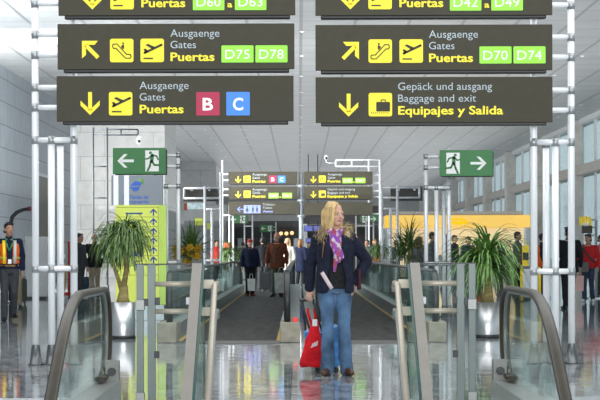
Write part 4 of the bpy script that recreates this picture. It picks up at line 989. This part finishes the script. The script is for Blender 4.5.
    # trousers
    if bottom:
        t = Blob(); t.loft(sc(torso, 0.014, 0.84, 1.03)[:3])
        for sg in (-1, 1):
            kn, an = V(*legs[sg][0]), V(*legs[sg][1]); foot = an + Vector((0, 0, -0.035*k))
            t.chain([hips[sg], kn, foot], [0.098*k*slim, 0.070*k*slim, (0.062+flare)*k])
        t.fuse('trousers', bottom, root, gvox, 3, 0.007 if slim == 1 else 0.010)
    sm_ = shoes or M_dark
    for sg in (-1, 1):
        an = V(*legs[sg][1]); f = Blob(); zf = an.z - 0.085*k
        f.loft([(an.x+x*k*sg, an.y, zf+z*k, rx*k, 0.05*k) for x, z, rx in ((0, 0.03, 0.045), (0, 0.11, 0.042))])
        f.chain([Vector((an.x, an.y+0.045*k, zf+0.035*k)), Vector((an.x+sg*0.02*k, an.y-0.08*k, zf+0.038*k)), Vector((an.x+sg*0.045*k, an.y-0.165*k, zf+0.03*k))], [0.035*k, 0.043*k, 0.032*k])
        f.fuse('shoe', sm_, root, 0.011, 3)
    if top:
        t = Blob(); hem = 0.93-coat
        secs = sc(torso, 0.026, 0.93, 1.44)
        if coat > 0.02: secs = [(0, 0.005*k, hem*k, (0.185*B)*k, 0.142*B*k), (0, 0.005*k, (hem+0.08)*k, 0.19*B*k, 0.145*B*k)] + secs[1:]
        t.loft(secs); t.cap(V(-0.15*B, 0.005, 1.40), V(0.15*B, 0.005, 1.40), 0.075*k, 0.075*k)
        t.cap(V(0, 0.014, 1.44), V(0, 0.008, 1.485), 0.075*k, 0.066*k)
        for sg in (-1, 1):
            el, wr = V(*A[sg][0]), V(*A[sg][1]); t.chain([sh[sg], el, el.lerp(wr, 0.93)], [0.073*k, 0.062*k, 0.047*k])
        t.fuse('jacket' if coat > 0.02 else 'sweater', top, root, gvox, 3, 0.006)
    if sweater:      # front opening of an open jacket
        t = Blob(); t.loft([(0, -0.055*k, z*k, rx*k, ry*k) for z, rx, ry in ((0.93, 0.07, 0.10), (1.13, 0.065, 0.095), (1.30, 0.075, 0.105), (1.42, 0.05, 0.06))]); t.fuse('shirt', sweater, root, gvox, 2)
    hk, hm = hair
    if hk in ('short', 'long', 'curly', 'ring'):
        h = Blob()
        if hk == 'ring': h.ball(hq(0, 0.035, -0.005), (0.082*k, 0.082*k, 0.055*k), hr)
        else:
            h.ball(hq(0, 0.026, 0.034), (0.085*k, 0.096*k, 0.093*k), hr); h.cap(hq(-0.05, -0.045, 0.085), hq(0.05, -0.045, 0.085), 0.026*k, 0.026*k); h.cap(hq(-0.05, 0.06, -0.04), hq(0.05, 0.06, -0.04), 0.04*k, 0.04*k)
        if hk in ('long', 'curly'):
            for sg in (-1, 1): h.chain([hq(sg*0.075, -0.02, 0.03), hq(sg*0.09, 0.0, -0.07), hq(sg*0.095, 0.0, -0.17)], [0.03*k, 0.034*k, 0.026*k])
            h.chain([hq(0, 0.085, 0.0), hq(0, 0.09, -0.10), hq(0, 0.085, -0.19)], [0.06*k, 0.07*k, 0.05*k])
        h.fuse('hair', hm, root, 0.011, 2, 0.010 if hk == 'curly' else 0.004)
    if hat:
        h = Blob(); h.ball(hq(0, 0.012, 0.045), (0.091*k, 0.108*k, 0.078*k), hr); hh = h.fuse('cap', hat, root, 0.012, 2)
        if face: 
            f = Blob(); f.ball(hq(0, -0.10, 0.055), (0.066*k, 0.065*k, 0.011*k), hr); f.fuse('peak', hat, hh, 0.008, 1)
    root['k'] = k
    return root, V, hq

C_navy = cloth('navy knit', (0.012, 0.018, 0.045)); C_black = cloth('black wool', (0.012, 0.013, 0.016)); C_char = cloth('charcoal cloth', (0.05, 0.055, 0.06)); C_denim = cloth('blue denim', (0.085, 0.16, 0.28), 0.35, 8)
C_dden = cloth('dark denim', (0.04, 0.06, 0.10), 0.3, 8); C_brown = cloth('brown leather', (0.14, 0.045, 0.022), 0.25); C_khaki = cloth('khaki twill', (0.33, 0.28, 0.20)); C_red = cloth('red wool', (0.52, 0.025, 0.03)); C_grey = cloth('mauve grey coat', (0.17, 0.155, 0.175))
C_white = cloth('off white coat', (0.65, 0.62, 0.55)); C_blue = cloth('sky blue shirt', (0.06, 0.25, 0.55)); C_green = cloth('grey green cloth', (0.09, 0.11, 0.085)); C_slate = cloth('slate grey shirt', (0.12, 0.13, 0.14)); C_pink = cloth('dusty pink shirt', (0.55, 0.20, 0.20))
C_orange = cloth('orange vest', (0.90, 0.16, 0.02), 0.08); C_wgrey = cloth('dark grey work trousers', (0.055, 0.06, 0.07))
H_dark = mat('dark brown hair', (0.018, 0.012, 0.009), 0.5, var=0.3, scale=40); H_black = mat('black hair', (0.008, 0.008, 0.009), 0.45, var=0.3, scale=40); H_blond = mat('blonde hair', (0.62, 0.43, 0.19), 0.45, var=0.45, scale=26, stretch=(3, 3, 0.35), bump=0.4)
H_brown = mat('curly brown hair', (0.28, 0.15, 0.07), 0.6, var=0.5, scale=40); H_grey = mat('grey hair', (0.40, 0.36, 0.30), 0.6, var=0.2, scale=40)
M_silv = mat('silver reflective tape', (0.70, 0.72, 0.70), 0.4); M_lany = mat('green lanyard', (0.04, 0.42, 0.16), 0.6)

# -------- blonde woman in front
wx, wy = (335-CX)/98.8, F/98.8
C_jean = cloth('faded blue jeans', (0.085, 0.155, 0.265), 0.6, 4.5); M_shoe = mat('brown leather shoe', (0.075, 0.03, 0.018), 0.4)
woman, V, hq = human('blonde woman in navy jacket and jeans standing with a red bag and suitcase', 335, 98.8, 1.74, 0, top=None, bottom=C_jean, shoes=M_shoe, hair=(None, H_blond), skin=SK_L, headyaw=33, vox=0.0065, gvox=0.010, flare=0.008, slim=0.92,
    legs={-1: ((-0.078, -0.03, 0.50), (-0.075, -0.02, 0.088)), 1: ((0.09, -0.02, 0.50), (0.115, 0.02, 0.088))},
    arm_pts={-1: ((-0.252, 0.09, 1.14), (-0.262, 0.085, 0.885)), (-1, 'hand'): (Vector((-0.06, 0.02, -1)), Vector((0.25, 0.95, 0))), (-1, 'curl'): 1.0,
             1: ((0.325, 0.10, 1.17), (0.195, 0.04, 0.945)), (1, 'hand'): (Vector((-0.1, -0.25, -1)), Vector((-1, 0.1, 0)))})
k = woman['k']
C_jack = cloth('navy quilted jacket', (0.014, 0.017, 0.034), 0.3, 24); C_knit = cloth('black cable knit', (0.016, 0.017, 0.019), 0.4, 30)
t = Blob(); t.loft([(x, y*k, z*k, rx*k, ry*k) for x, y, z, rx, ry in ((0, 0.0, 0.885, 0.176, 0.142), (0, 0.0, 0.98, 0.174, 0.144), (0, -0.005, 1.13, 0.148, 0.130), (0, -0.01, 1.28, 0.165, 0.132), (0, 0, 1.39, 0.14, 0.10), (0, 0.01, 1.46, 0.07, 0.07))]); t.fuse('sweater', C_knit, woman, 0.010, 2, 0.006)
# open jacket: back, two front panels, sleeves
t = Blob()
for z0, z1, r0, r1 in ((0.86, 1.0, 1.0, 1.0), (1.0, 1.14, 1.0, 0.96), (1.14, 1.3, 0.96, 1.04), (1.3, 1.41, 1.04, 0.92)):
    for a in range(-20, 201, 11):
        an = math.radians(a); c, s_ = math.cos(an), math.sin(an)
        if s_ < -0.2: continue
        t.cap(V(c*0.172*r0, 0.02+s_*0.125*r0, z0), V(c*0.172*r1, 0.02+s_*0.125*r1, z1), 0.021*k, 0.021*k)
for sg, e0, e1 in ((-1, -0.092, -0.062), (1, 0.118, 0.082)):
    for u in range(6):
        q = u/5; x0 = sg*0.172*(1-q)+e0*q; x1 = sg*0.168*(1-q)+e1*q; yy = -0.03-0.098*math.sin(q*PI/2)
        t.chain([V(x0, yy, 0.86), V(x0, yy-0.006, 1.0), V(x1, yy, 1.14), V(x1*1.02, yy-0.016, 1.28), V(x1*0.98, yy+0.018, 1.41)], [0.022*k, 0.021*k, 0.02*k, 0.02*k, 0.022*k])
t.cap(V(-0.128, 0.01, 1.415), V(0.128, 0.01, 1.415), 0.060*k, 0.060*k)
for sg, el, wr in ((-1, (-0.252, 0.09, 1.14), (-0.262, 0.085, 0.885)), (1, (0.325, 0.10, 1.17), (0.195, 0.04, 0.945))):
    e, w = V(*el), V(*wr); t.chain([V(sg*0.155, 0.01, 1.40), e, e.lerp(w, 0.97)], [0.072*k, 0.062*k, 0.05*k])
jk = t.fuse('jacket', C_jack, woman, 0.0085, 2, 0.007)
MB().sweep([V(-0.135, -0.150, 1.05), V(-0.105, -0.168, 1.0), V(-0.06, -0.176, 0.925), V(-0.035, -0.172, 0.885)], [(-0.02, -0.004), (0.02, -0.004), (0.02, 0.004), (-0.02, 0.004)], up=Vector((0, 1, 0))).build('pale_strap', mat('pale pink strap', (0.66, 0.54, 0.56), 0.6), woman, local=True)
MB().sweep([V(-0.125, 0.05, 1.47), V(-0.125, -0.06, 1.45), V(-0.118, -0.125, 1.34), V(-0.13, -0.145, 1.2)], [(-0.016, -0.003), (0.016, -0.003), (0.016, 0.003), (-0.016, 0.003)], up=Vector((0, 1, 0))).build('bag_strap', mat('tan strap', (0.36, 0.17, 0.05), 0.5), woman, local=True)
t = Blob(); t.loft([(0.245*k, 0.03*k, z*k, 0.022*k, 0.07*k) for z in (0.87, 0.95, 1.08)]); t.fuse('side_bag', cloth('maroon bag', (0.07, 0.02, 0.035)), woman, 0.01, 2)
# fur hood lying on the shoulders
rf = random.Random(2); fur = MB()
for i in range(2400):
    a = rf.uniform(-0.25*PI, 1.25*PI); side = math.cos(a); yb = math.sin(a)
    base = V(side*0.128 + rf.gauss(0, 0.024), 0.03+0.085*yb*0.9 - (0.06 if yb < 0 else 0) + rf.gauss(0, 0.015), 1.475 + rf.gauss(0, 0.03) - (0.02 if side < 0 else 0) - max(0, -yb)*0.07)
    d = Vector((side*0.5 + rf.gauss(0, 0.45), yb*0.4 - 0.25 + rf.gauss(0, 0.4), 0.15 + rf.gauss(0, 0.5))).normalized()
    pts = [base, base + d*0.02, base + d*0.036 + Vector((0, 0, -0.007)), base + d*0.048 + Vector((0, 0, -0.018))]
    fur.strip(pts, [0.0026, 0.003, 0.002, 0.0006], d.cross(Vector((0.3, 0.2, 1))).normalized())
hood = Blob(); hood.chain([V(0.125, -0.075, 1.43), V(0.128, 0.0, 1.47), V(0.08, 0.09, 1.48), V(0, 0.12, 1.48), V(-0.08, 0.09, 1.48), V(-0.125, 0.0, 1.46), V(-0.12, -0.07, 1.42)], [0.04*k, 0.052*k, 0.045*k, 0.042*k, 0.042*k, 0.042*k, 0.03*k])
M_fur = mat('tan fur trim', (0.46, 0.36, 0.21), 0.9, var=0.45, scale=40)
ho = hood.fuse('hood', M_fur, jk, 0.009, 2, 0.012); fur.build('fur_trim', M_fur, ho, local=True)
# scarf
M_scarf = None
def scarf_material():
    m, nt, b = nodes_of('patterned scarf'); tc = nt.nodes.new('ShaderNodeTexCoord'); vo = nt.nodes.new('ShaderNodeTexVoronoi'); vo.inputs['Scale'].default_value = 30
    mp = nt.nodes.new('ShaderNodeMapping'); mp.inputs['Rotation'].default_value = (0, 0.7, 0); mp.inputs['Scale'].default_value = (1.4, 1, 0.8)
    nt.links.new(tc.outputs['Object'], mp.inputs[0]); nt.links.new(mp.outputs[0], vo.inputs['Vector'])
    rp = nt.nodes.new('ShaderNodeValToRGB'); rp.color_ramp.interpolation = 'CONSTANT'; sp = nt.nodes.new('ShaderNodeSeparateColor')
    nt.links.new(vo.outputs['Color'], sp.inputs[0]); nt.links.new(sp.outputs[0], rp.inputs[0])
    cols = [(0, (0.30, 0.06, 0.34)), (0.25, (0.34, 0.05, 0.10)), (0.45, (0.55, 0.50, 0.56)), (0.6, (0.20, 0.06, 0.40)), (0.78, (0.45, 0.08, 0.10)), (0.9, (0.50, 0.36, 0.48))]
    e = rp.color_ramp.elements; e[0].position = 0; e[0].color = cols[0][1]+(1,); e[1].position = cols[1][0]; e[1].color = cols[1][1]+(1,)
    for p_, c_ in cols[2:]: n = e.new(p_); n.color = c_+(1,)
    nt.links.new(rp.outputs[0], b.inputs['Base Color']); b.inputs['Roughness'].default_value = 0.8
    return m
t = Blob(); ring = [V(0.078*math.cos(a), -0.005+0.082*math.sin(a), 1.475-0.02*math.sin(a)*-1) for a in [i*2*PI/12 for i in range(13)]]
t.chain(ring, [0.03*k]*13); t.chain([V(-0.03, -0.085, 1.46), V(-0.02, -0.13, 1.36), V(0.015, -0.155, 1.26), V(0.035, -0.16, 1.17)], [0.04*k, 0.042*k, 0.042*k, 0.03*k])
t.chain([V(0.035, -0.085, 1.45), V(0.03, -0.135, 1.33), V(0.01, -0.155, 1.2), V(-0.005, -0.155, 1.07)], [0.036*k, 0.036*k, 0.03*k, 0.016*k]); t.chain([V(0.045, -0.15, 1.27), V(0.07, -0.155, 1.2)], [0.03*k, 0.024*k])
t.fuse('scarf', scarf_material(), woman, 0.008, 2, 0.010)
# shoulder length hair parted on top, swept to the back
h = Blob(); h.ball(hq(0, 0.028, 0.036), (0.086*k, 0.096*k, 0.096*k), Matrix.Rotation(math.radians(33), 3, 'Z'))
for sg, top_ in ((-1, 0.0), (1, 0.0)):
    for j, (y_, out, L_) in enumerate(((-0.058, 0.064, -0.13), (-0.035, 0.076, -0.18), (0.0, 0.086, -0.21), (0.035, 0.086, -0.21), (0.07, 0.066, -0.20))):
        if sg > 0 and j < 2: continue
        h.chain([hq(sg*0.02, y_*1.1-0.005, 0.108), hq(sg*0.062, y_, 0.070), hq(sg*(out-0.006), y_+0.004, -0.01), hq(sg*(out-0.004), y_+0.012, -0.10), hq(sg*(out-0.012), y_+0.016, L_)], [0.015*k, 0.018*k, 0.019*k, 0.022*k, 0.011*k])
for x_ in (-0.06, -0.02, 0.02, 0.06): h.chain([hq(x_*0.5, 0.06, 0.11), hq(x_, 0.11, 0.02), hq(x_*1.1, 0.105, -0.1), hq(x_*1.1, 0.095, -0.2)], [0.025*k, 0.03*k, 0.032*k, 0.018*k])
h.fuse('hair', H_blond, woman, 0.0065, 2, 0.006)

# -------- suitcase and the red bag that hangs on it
def suitcase_thing(label, x, y, w, d, h, m, yaw=0, lean=0.0, handle=0.55, vox=0):
    """trolley case; it leans towards its handle side, the local -Y, on the wheels of that side"""
    root = thing('suitcase', label, 'suitcase', (x, y, 0), math.radians(yaw))
    root.rotation_euler = (math.radians(lean), 0, math.radians(yaw))
    if lean: root.location.z = -0.0
    mb = MB(); mb.box((-w/2, -d/2, 0.055), (w/2, d/2, h), 0.045); cs = mb.build('shell', m, root, local=True)
    for q in (-0.25, 0.25): MB().box((w*q-0.012, -d/2-0.008, 0.1), (w*q+0.012, -d/2, h-0.05), 0.003).build('rib', m, cs, local=True)
    for sx in (-1, 1):
        for sy in (-1, 1):
            wb = MB().tube((sx*(w/2-0.05)-0.014, sy*(d/2-0.035), 0.03), (sx*(w/2-0.05)+0.014, sy*(d/2-0.035), 0.03), 0.03).build('wheel', M_black, root, local=True)
            MB().box((sx*(w/2-0.05)-0.02, sy*(d/2-0.035)-0.02, 0.035), (sx*(w/2-0.05)+0.02, sy*(d/2-0.035)+0.02, 0.07), 0.005).build('housing', M_black, wb, local=True)
    if handle:
        hm_ = MB().sweep([(-0.085, -d/2+0.04, h-0.02), (-0.085, -d/2+0.04, h+handle)], 0.012).build('pole', M_dark, root, local=True)
        MB().sweep([(0.085, -d/2+0.04, h-0.02), (0.085, -d/2+0.04, h+handle)], 0.012).build('pole', M_dark, root, local=True)
        MB().box((-0.1, -d/2+0.024, h+handle-0.012), (0.1, -d/2+0.056, h+handle+0.014), 0.01).build('grip', M_black, root, local=True)
    else: MB().sweep([(-0.07, 0, h-0.005), (-0.06, 0, h+0.03), (0.06, 0, h+0.03), (0.07, 0, h-0.005)], 0.011).build('grip', M_black, root, local=True)
    return root
C_case = mat('mottled blue shell', (0.05, 0.20, 0.48), 0.4, var=0.75, scale=9)
cyaw, clean = math.radians(-45), math.radians(22)
sc = suitcase_thing('blue patterned trolley suitcase tilted towards the hand of the blonde woman', 0.30, 20.78, 0.36, 0.24, 0.47, C_case, yaw=-45, lean=22, handle=0.34)
# pivot on the two wheels of the handle side
Rm = Matrix.Rotation(cyaw, 3, 'Z') @ Matrix.Rotation(clean, 3, 'X')
piv = Rm @ Vector((0, -0.12+0.035, 0.03)); sc.location = Vector((0.285, 20.76, 0.03)) - piv
M_rbag = cloth('red nylon bag', (0.62, 0.012, 0.02), 0.25, 9)
rb = thing('shoulder_bag', 'bright red soft bag hanging on the suitcase handle', 'bag', (0.135, 20.50, 0.07))
t = Blob(); t.loft([(-0.02, 0, 0.0, 0.10, 0.05), (-0.02, 0, 0.03, 0.112, 0.068), (-0.005, 0, 0.16, 0.10, 0.075), (0.015, 0.01, 0.30, 0.075, 0.06), (0.025, 0.02, 0.41, 0.05, 0.045), (0.03, 0.04, 0.48, 0.035, 0.03)])
t.fuse('body', M_rbag, rb, 0.010, 2, 0.012)
for dx in (-0.03, 0.04): MB().sweep([(0.01+dx*0.6, 0.02, 0.44), (-0.01+dx, 0.03, 0.54), (-0.02+dx, 0.055, 0.60)], [(-0.014, -0.003), (0.014, -0.003), (0.014, 0.003), (-0.014, 0.003)], up=Vector((0, 1, 0))).build('strap', M_rbag, rb, local=True)
MB().prism([(-0.02, 0.20), (0.05, 0.225), (0.06, 0.275), (0.0, 0.245)], -0.092, -0.074, 'Y').build('pale_patch', mat('pale patch', (0.70, 0.55, 0.52), 0.6), rb, local=True)
MB().box((0.0, -0.045, 0.42), (0.05, -0.03, 0.49), 0.004).build('white_tag', mat('white cabinet', (0, 0, 0)), rb, local=True)

# -------- man in orange vest at the left
hv, V, hq = human('man in an orange reflective vest and green lanyard walking at the left edge', 9, 54.5, 1.80, 12, top=C_navy, bottom=C_wgrey, shoes=M_black, hair=('short', H_dark), skin=SK_M, arms='walk', step=0.22, headyaw=14, vox=0.009, gvox=0.013)
k = hv['k']; t = Blob()
t.loft([(0, 0.003*k, z*k, rx*k, ry*k) for z, rx, ry in ((1.02, 0.19, 0.148), (1.13, 0.178, 0.142), (1.27, 0.196, 0.150), (1.37, 0.195, 0.135), (1.43, 0.155, 0.105))]); vest = t.fuse('vest', C_orange, hv, 0.012, 2, 0.004)
for sg in (-1, 1): MB().sweep([V(sg*0.10, -0.105, 1.435), V(sg*0.10, -0.146, 1.36), V(sg*0.095, -0.158, 1.24), V(sg*0.095, -0.152, 1.02)], [(-0.026, -0.004), (0.026, -0.004), (0.026, 0.004), (-0.026, 0.004)], up=Vector((0, 1, 0))).build('reflective_strip', M_silv if sg > 0 else M_ysc, vest, local=True)
MB().prism([(-0.055*k, 1.43*k), (0.055*k, 1.43*k), (0.05*k, 1.03*k), (-0.05*k, 1.03*k)], -0.165*k, -0.12*k, 'Y').build('navy_front', C_navy, hv, local=True)
ring = [V(math.cos(a)*0.192, math.sin(a)*0.152, 1.12) for a in [i*2*PI/24 for i in range(24)]]
MB().sweep(ring, [(-0.004, -0.025), (0.004, -0.025), (0.004, 0.025), (-0.004, 0.025)], closed=True).build('waist_band', mat('dull yellow tape', (0.60, 0.46, 0.10), 0.5), vest, local=True)
MB().sweep([V(-0.06, -0.09, 1.47), V(-0.05, -0.172, 1.36), V(-0.005, -0.178, 1.25), V(0.045, -0.172, 1.36), V(0.055, -0.09, 1.47)], 0.013).build('lanyard', M_lany, hv, local=True)
MB().prism([(-0.03*k, 1.02*k), (0.03*k, 1.02*k), (0.03*k, 1.10*k), (-0.03*k, 1.10*k)], -0.19*k, -0.168*k, 'Y').build('badge', M_exw, hv, local=True)
MB().sweep([V(math.cos(a)*0.175, math.sin(a)*0.127, 0.985) for a in [i*2*PI/24 for i in range(24)]], [(-0.004, -0.018), (0.004, -0.018), (0.004, 0.018), (-0.004, 0.018)], closed=True).build('belt', mat('tan strap', (0, 0, 0)), hv, local=True)

# -------- people further down the hall
human('person in a dark suit half hidden by the left white tubes', 79.5, 39, 1.74, 60, top=C_char, bottom=C_char, hair=('short', H_dark), coat=0.12, vox=0.014)
human('man in black jacket and khaki trousers seen from behind at the left', 94.5, 36.5, 1.77, 195, top=C_black, bottom=C_khaki, hair=('ring', H_grey), skin=SK_R, coat=0.10, vox=0.014, arms='pocket', bulk=1.12, face=False)
human('man in a red cap and navy sweatshirt riding the left walkway', 250, 35.2, 1.62, 10, top=C_navy, bottom=C_black, shoes=mat('dark red shoes', (0.3, 0.02, 0.02), 0.5), hair=('short', H_grey), skin=SK_R, coat=0.05, hat=C_red, vox=0.012, step=0.16, bulk=1.08)
bm_, V, hq = human('bearded man in a brown leather jacket riding the left walkway', 277, 36, 1.79, -12, top=C_brown, bottom=C_green, hair=('ring', H_grey), skin=SK_R, coat=0.16, vox=0.012, bulk=1.12, headyaw=-20, sweater=C_char, arms='walk')
b_ = Blob(); b_.ball(hq(0, -0.06, -0.085), (0.052, 0.052, 0.05)); b_.fuse('beard', H_grey, bm_, 0.01, 2)
human('dark haired person in black jacket behind the red capped man', 262.5, 30, 1.74, 190, top=C_black, bottom=C_char, hair=('short', H_black), coat=0.12, vox=0.014, face=False)
bw_, V, hq = human('blonde woman in an off white coat over a blue shirt far behind', 288, 30.5, 1.70, -25, top=C_white, bottom=C_black, hair=('long', H_blond), skin=SK_L, coat=0.25, vox=0.014, sweater=C_blue)
human('brown haired person in a dark navy coat left of the woman with scarf', 300.5, 28.5, 1.70, 150, top=C_navy, bottom=C_black, hair=('curly', H_brown), coat=0.35, vox=0.014, face=False)
human('person in dark green jacket between posts right of the woman', 367, 28, 1.68, -20, top=C_green, bottom=C_char, hair=('short', H_black), coat=0.1, vox=0.015)
human('person in olive jacket nearest the small green exit sign', 374.5, 26.5, 1.72, 15, top=cloth('olive cloth', (0.07, 0.075, 0.035)), bottom=C_char, hair=('short', H_brown), coat=0.1, vox=0.015)
fw_, V, hq = human('curly haired woman in a mauve grey coat with fur hood', 419, 36.5, 1.66, 130, top=C_grey, bottom=C_black, hair=('curly', H_brown), coat=0.25, vox=0.014, face=False, X=None)
t = Blob(); t.chain([V(-0.12, -0.05, 1.46), V(-0.09, 0.09, 1.47), V(0, 0.13, 1.45), V(0.09, 0.09, 1.47), V(0.12, -0.05, 1.46)], [0.05]*5); t.fuse('fur_hood', H_brown, fw_, 0.014, 1, 0.015)
human('tall man in a grey jacket facing right behind the white posts', 432.5, 35, 1.80, 75, top=C_slate, bottom=C_dden, hair=('short', H_dark), coat=0.1, vox=0.014)
human('man in black coat right of the white exit sign posts', 446, 31, 1.80, 100, top=C_black, bottom=C_char, hair=('short', H_black), coat=0.3, vox=0.015)
human('man in dark jacket second left of the large palm', 454.5, 29.5, 1.80, 60, top=C_char, bottom=C_dden, hair=('short', H_dark), coat=0.1, vox=0.015)
human('person in dark clothes hidden behind the palm top', 468.5, 30.5, 1.74, 20, top=C_dden, bottom=C_char, hair=('short', H_black), coat=0.1, vox=0.015)
gm_, V, hq = human('man in grey jacket with a yellow bag right of the palm', 517.5, 34, 1.82, 70, top=C_slate, bottom=C_black, hair=('short', H_dark), coat=0.1, vox=0.014)
ov_, V, hq = human('person in long orange vest between the right white tubes', 542.5, 37.5, 1.72, 85, top=C_black, bottom=C_dden, hair=('short', H_dark), vox=0.014, skin=SK_R)
k = ov_['k']; t = Blob(); t.loft([(0, 0.003*k, z*k, rx*k, ry*k) for z, rx, ry in ((0.86, 0.22, 0.17), (1.02, 0.205, 0.16), (1.13, 0.195, 0.155), (1.27, 0.205, 0.16), (1.37, 0.20, 0.145), (1.43, 0.155, 0.11))]); t.fuse('vest', C_orange, ov_, 0.013, 2, 0.005)
human('man in a black suit seen from behind at the right', 568.5, 46, 1.78, 188, top=C_black, bottom=C_black, hair=('short', H_black), skin=SK_M, coat=0.15, vox=0.011, bulk=1.14, headyaw=10, face=False)
rm_, V, hq = human('man in red sweater with a dark sling bag at the right', 588, 40.5, 1.67, -20, top=C_red, bottom=C_dden, shoes=mat('white sneaker', (0.78, 0.78, 0.78), 0.5), hair=('short', H_dark), skin=SK_M, coat=0.06, vox=0.012, bulk=1.15, headyaw=-15, step=0.2)
MB().sweep([V(-0.12, 0.02, 1.50), V(-0.10, -0.145, 1.38), V(0.02, -0.172, 1.22), V(0.16, -0.15, 1.06), V(0.2, -0.02, 0.98)], [(-0.022, -0.004), (0.022, -0.004), (0.022, 0.004), (-0.022, 0.004)], up=Vector((0, 1, 0))).build('sling_strap', M_dark, rm_, local=True)
human('person in a dusty pink shirt at the right edge', 601, 37, 1.68, 30, top=C_pink, bottom=C_char, hair=('short', H_dark), coat=0.05, vox=0.015)
for i, (px, s_, top_, lab, yaw) in enumerate(((243, 21, C_char, 'distant person in charcoal left of the tiny exit sign', 170), (272, 20, C_black, 'distant person in black under the warm globe lamps', 10), (309, 20.5, C_dden, 'distant person in dark blue near the violet screens', 20), (216, 25, C_red, 'distant person in red behind the left thin posts', 40), (396, 24, C_slate, 'distant person in grey in front of the kiosk', 160), (478, 24, C_orange, 'distant person in orange before the kiosk counter', 30), (500, 23, C_slate, 'distant person in slate grey at the kiosk counter', 200))):
    human(lab, px, s_, 1.72, yaw, top=top_, bottom=C_char, hair=('short', H_dark), coat=0.08, vox=0.016, gvox=0.02, face=abs(yaw) < 90)

# -------- bags carried or standing about
def carrier(label, x, y, z, w, h, m, d=0.1, strap=0.14, name='shopping_bag'):
    root = thing(name, label, 'bag', (x, y, z))
    mb = MB(); bt = [(-w/2*0.9, -d/2), (w/2*0.9, -d/2), (w/2*0.9, d/2), (-w/2*0.9, d/2)]; tp = [(-w/2, -d/2*0.8), (w/2, -d/2*0.8), (w/2, d/2*0.8), (-w/2, d/2*0.8)]
    mb._add([(a, b_, 0) for a, b_ in bt] + [(a, b_, h) for a, b_ in tp], [(3, 2, 1, 0)] + [(i, (i+1) % 4, 4+(i+1) % 4, 4+i) for i in range(4)] + [(4, 5, 6, 7)])
    mb.build('body', m, root, local=True)
    for sy in (-1, 1): MB().sweep([(-w*0.25, sy*d*0.35, h-0.02), (-w*0.12, sy*d*0.2, h+strap), (w*0.12, sy*d*0.2, h+strap), (w*0.25, sy*d*0.35, h-0.02)], 0.006).build('handle', m, root, local=True)
    return root
M_wbag = mat('white plastic bag', (0.78, 0.80, 0.78), 0.35, var=0.1); M_gbag = mat('grey white paper bag', (0.60, 0.62, 0.60), 0.5, var=0.2, scale=7)
carrier('large white shopping bag held by the man in brown jacket', P(281.5, 0, 36).x, F/36-0.35, 0.12, 0.40, 0.56, M_gbag)
carrier('small white plastic bag beside the man in the red cap', P(251.5, 0, 35.2).x, F/35.2-0.38, 0.16, 0.22, 0.34, M_wbag)
suitcase_thing('dark suitcase between the couple on the left walkway', P(264, 0, 31).x, F/31, 0.42, 0.26, 0.62, M_dark, yaw=10, handle=0.35)
suitcase_thing('dark blue suitcase standing left of the ponytail palm', P(85, 0, 36).x, F/36, 0.36, 0.24, 0.58, C_dden, yaw=-15, handle=0.3)
suitcase_thing('tan suitcase behind the man in the orange vest', P(17, 0, 44).x, F/44, 0.22, 0.34, 0.80, C_khaki, yaw=5, handle=0.25)
suitcase_thing('dark green suitcase between the vest man and white cabinet', P(22.5, 0, 41).x, F/41, 0.2, 0.34, 0.62, C_green, yaw=5, handle=0.0)
yb = carrier('yellow and black bag on the shoulder of the man in grey', P(524.5, 0, 34).x, F/34-0.25, 0.80, 0.20, 0.62, M_ysc, name='shoulder_bag')
MB().box((-0.085, -0.065, 0.2), (0.085, -0.045, 0.42), 0.01).build('dark_panel', M_dark, yb, local=True)
sl = carrier('black sling bag on the hip of the man in red', P(581, 0, 40.5).x, F/40.5-0.3, 0.74, 0.30, 0.24, M_dark, name='sling_bag', strap=0.05)
pk = carrier('pale pink carrier bag between the suit man and red sweater man', P(578.6, 0, 40.5).x, F/40.5-0.10, 0.27, 0.22, 0.38, mat('pale pink bag', (0.72, 0.45, 0.42), 0.5), strap=0.13)
bpy.data.scenes.remove(WORK)
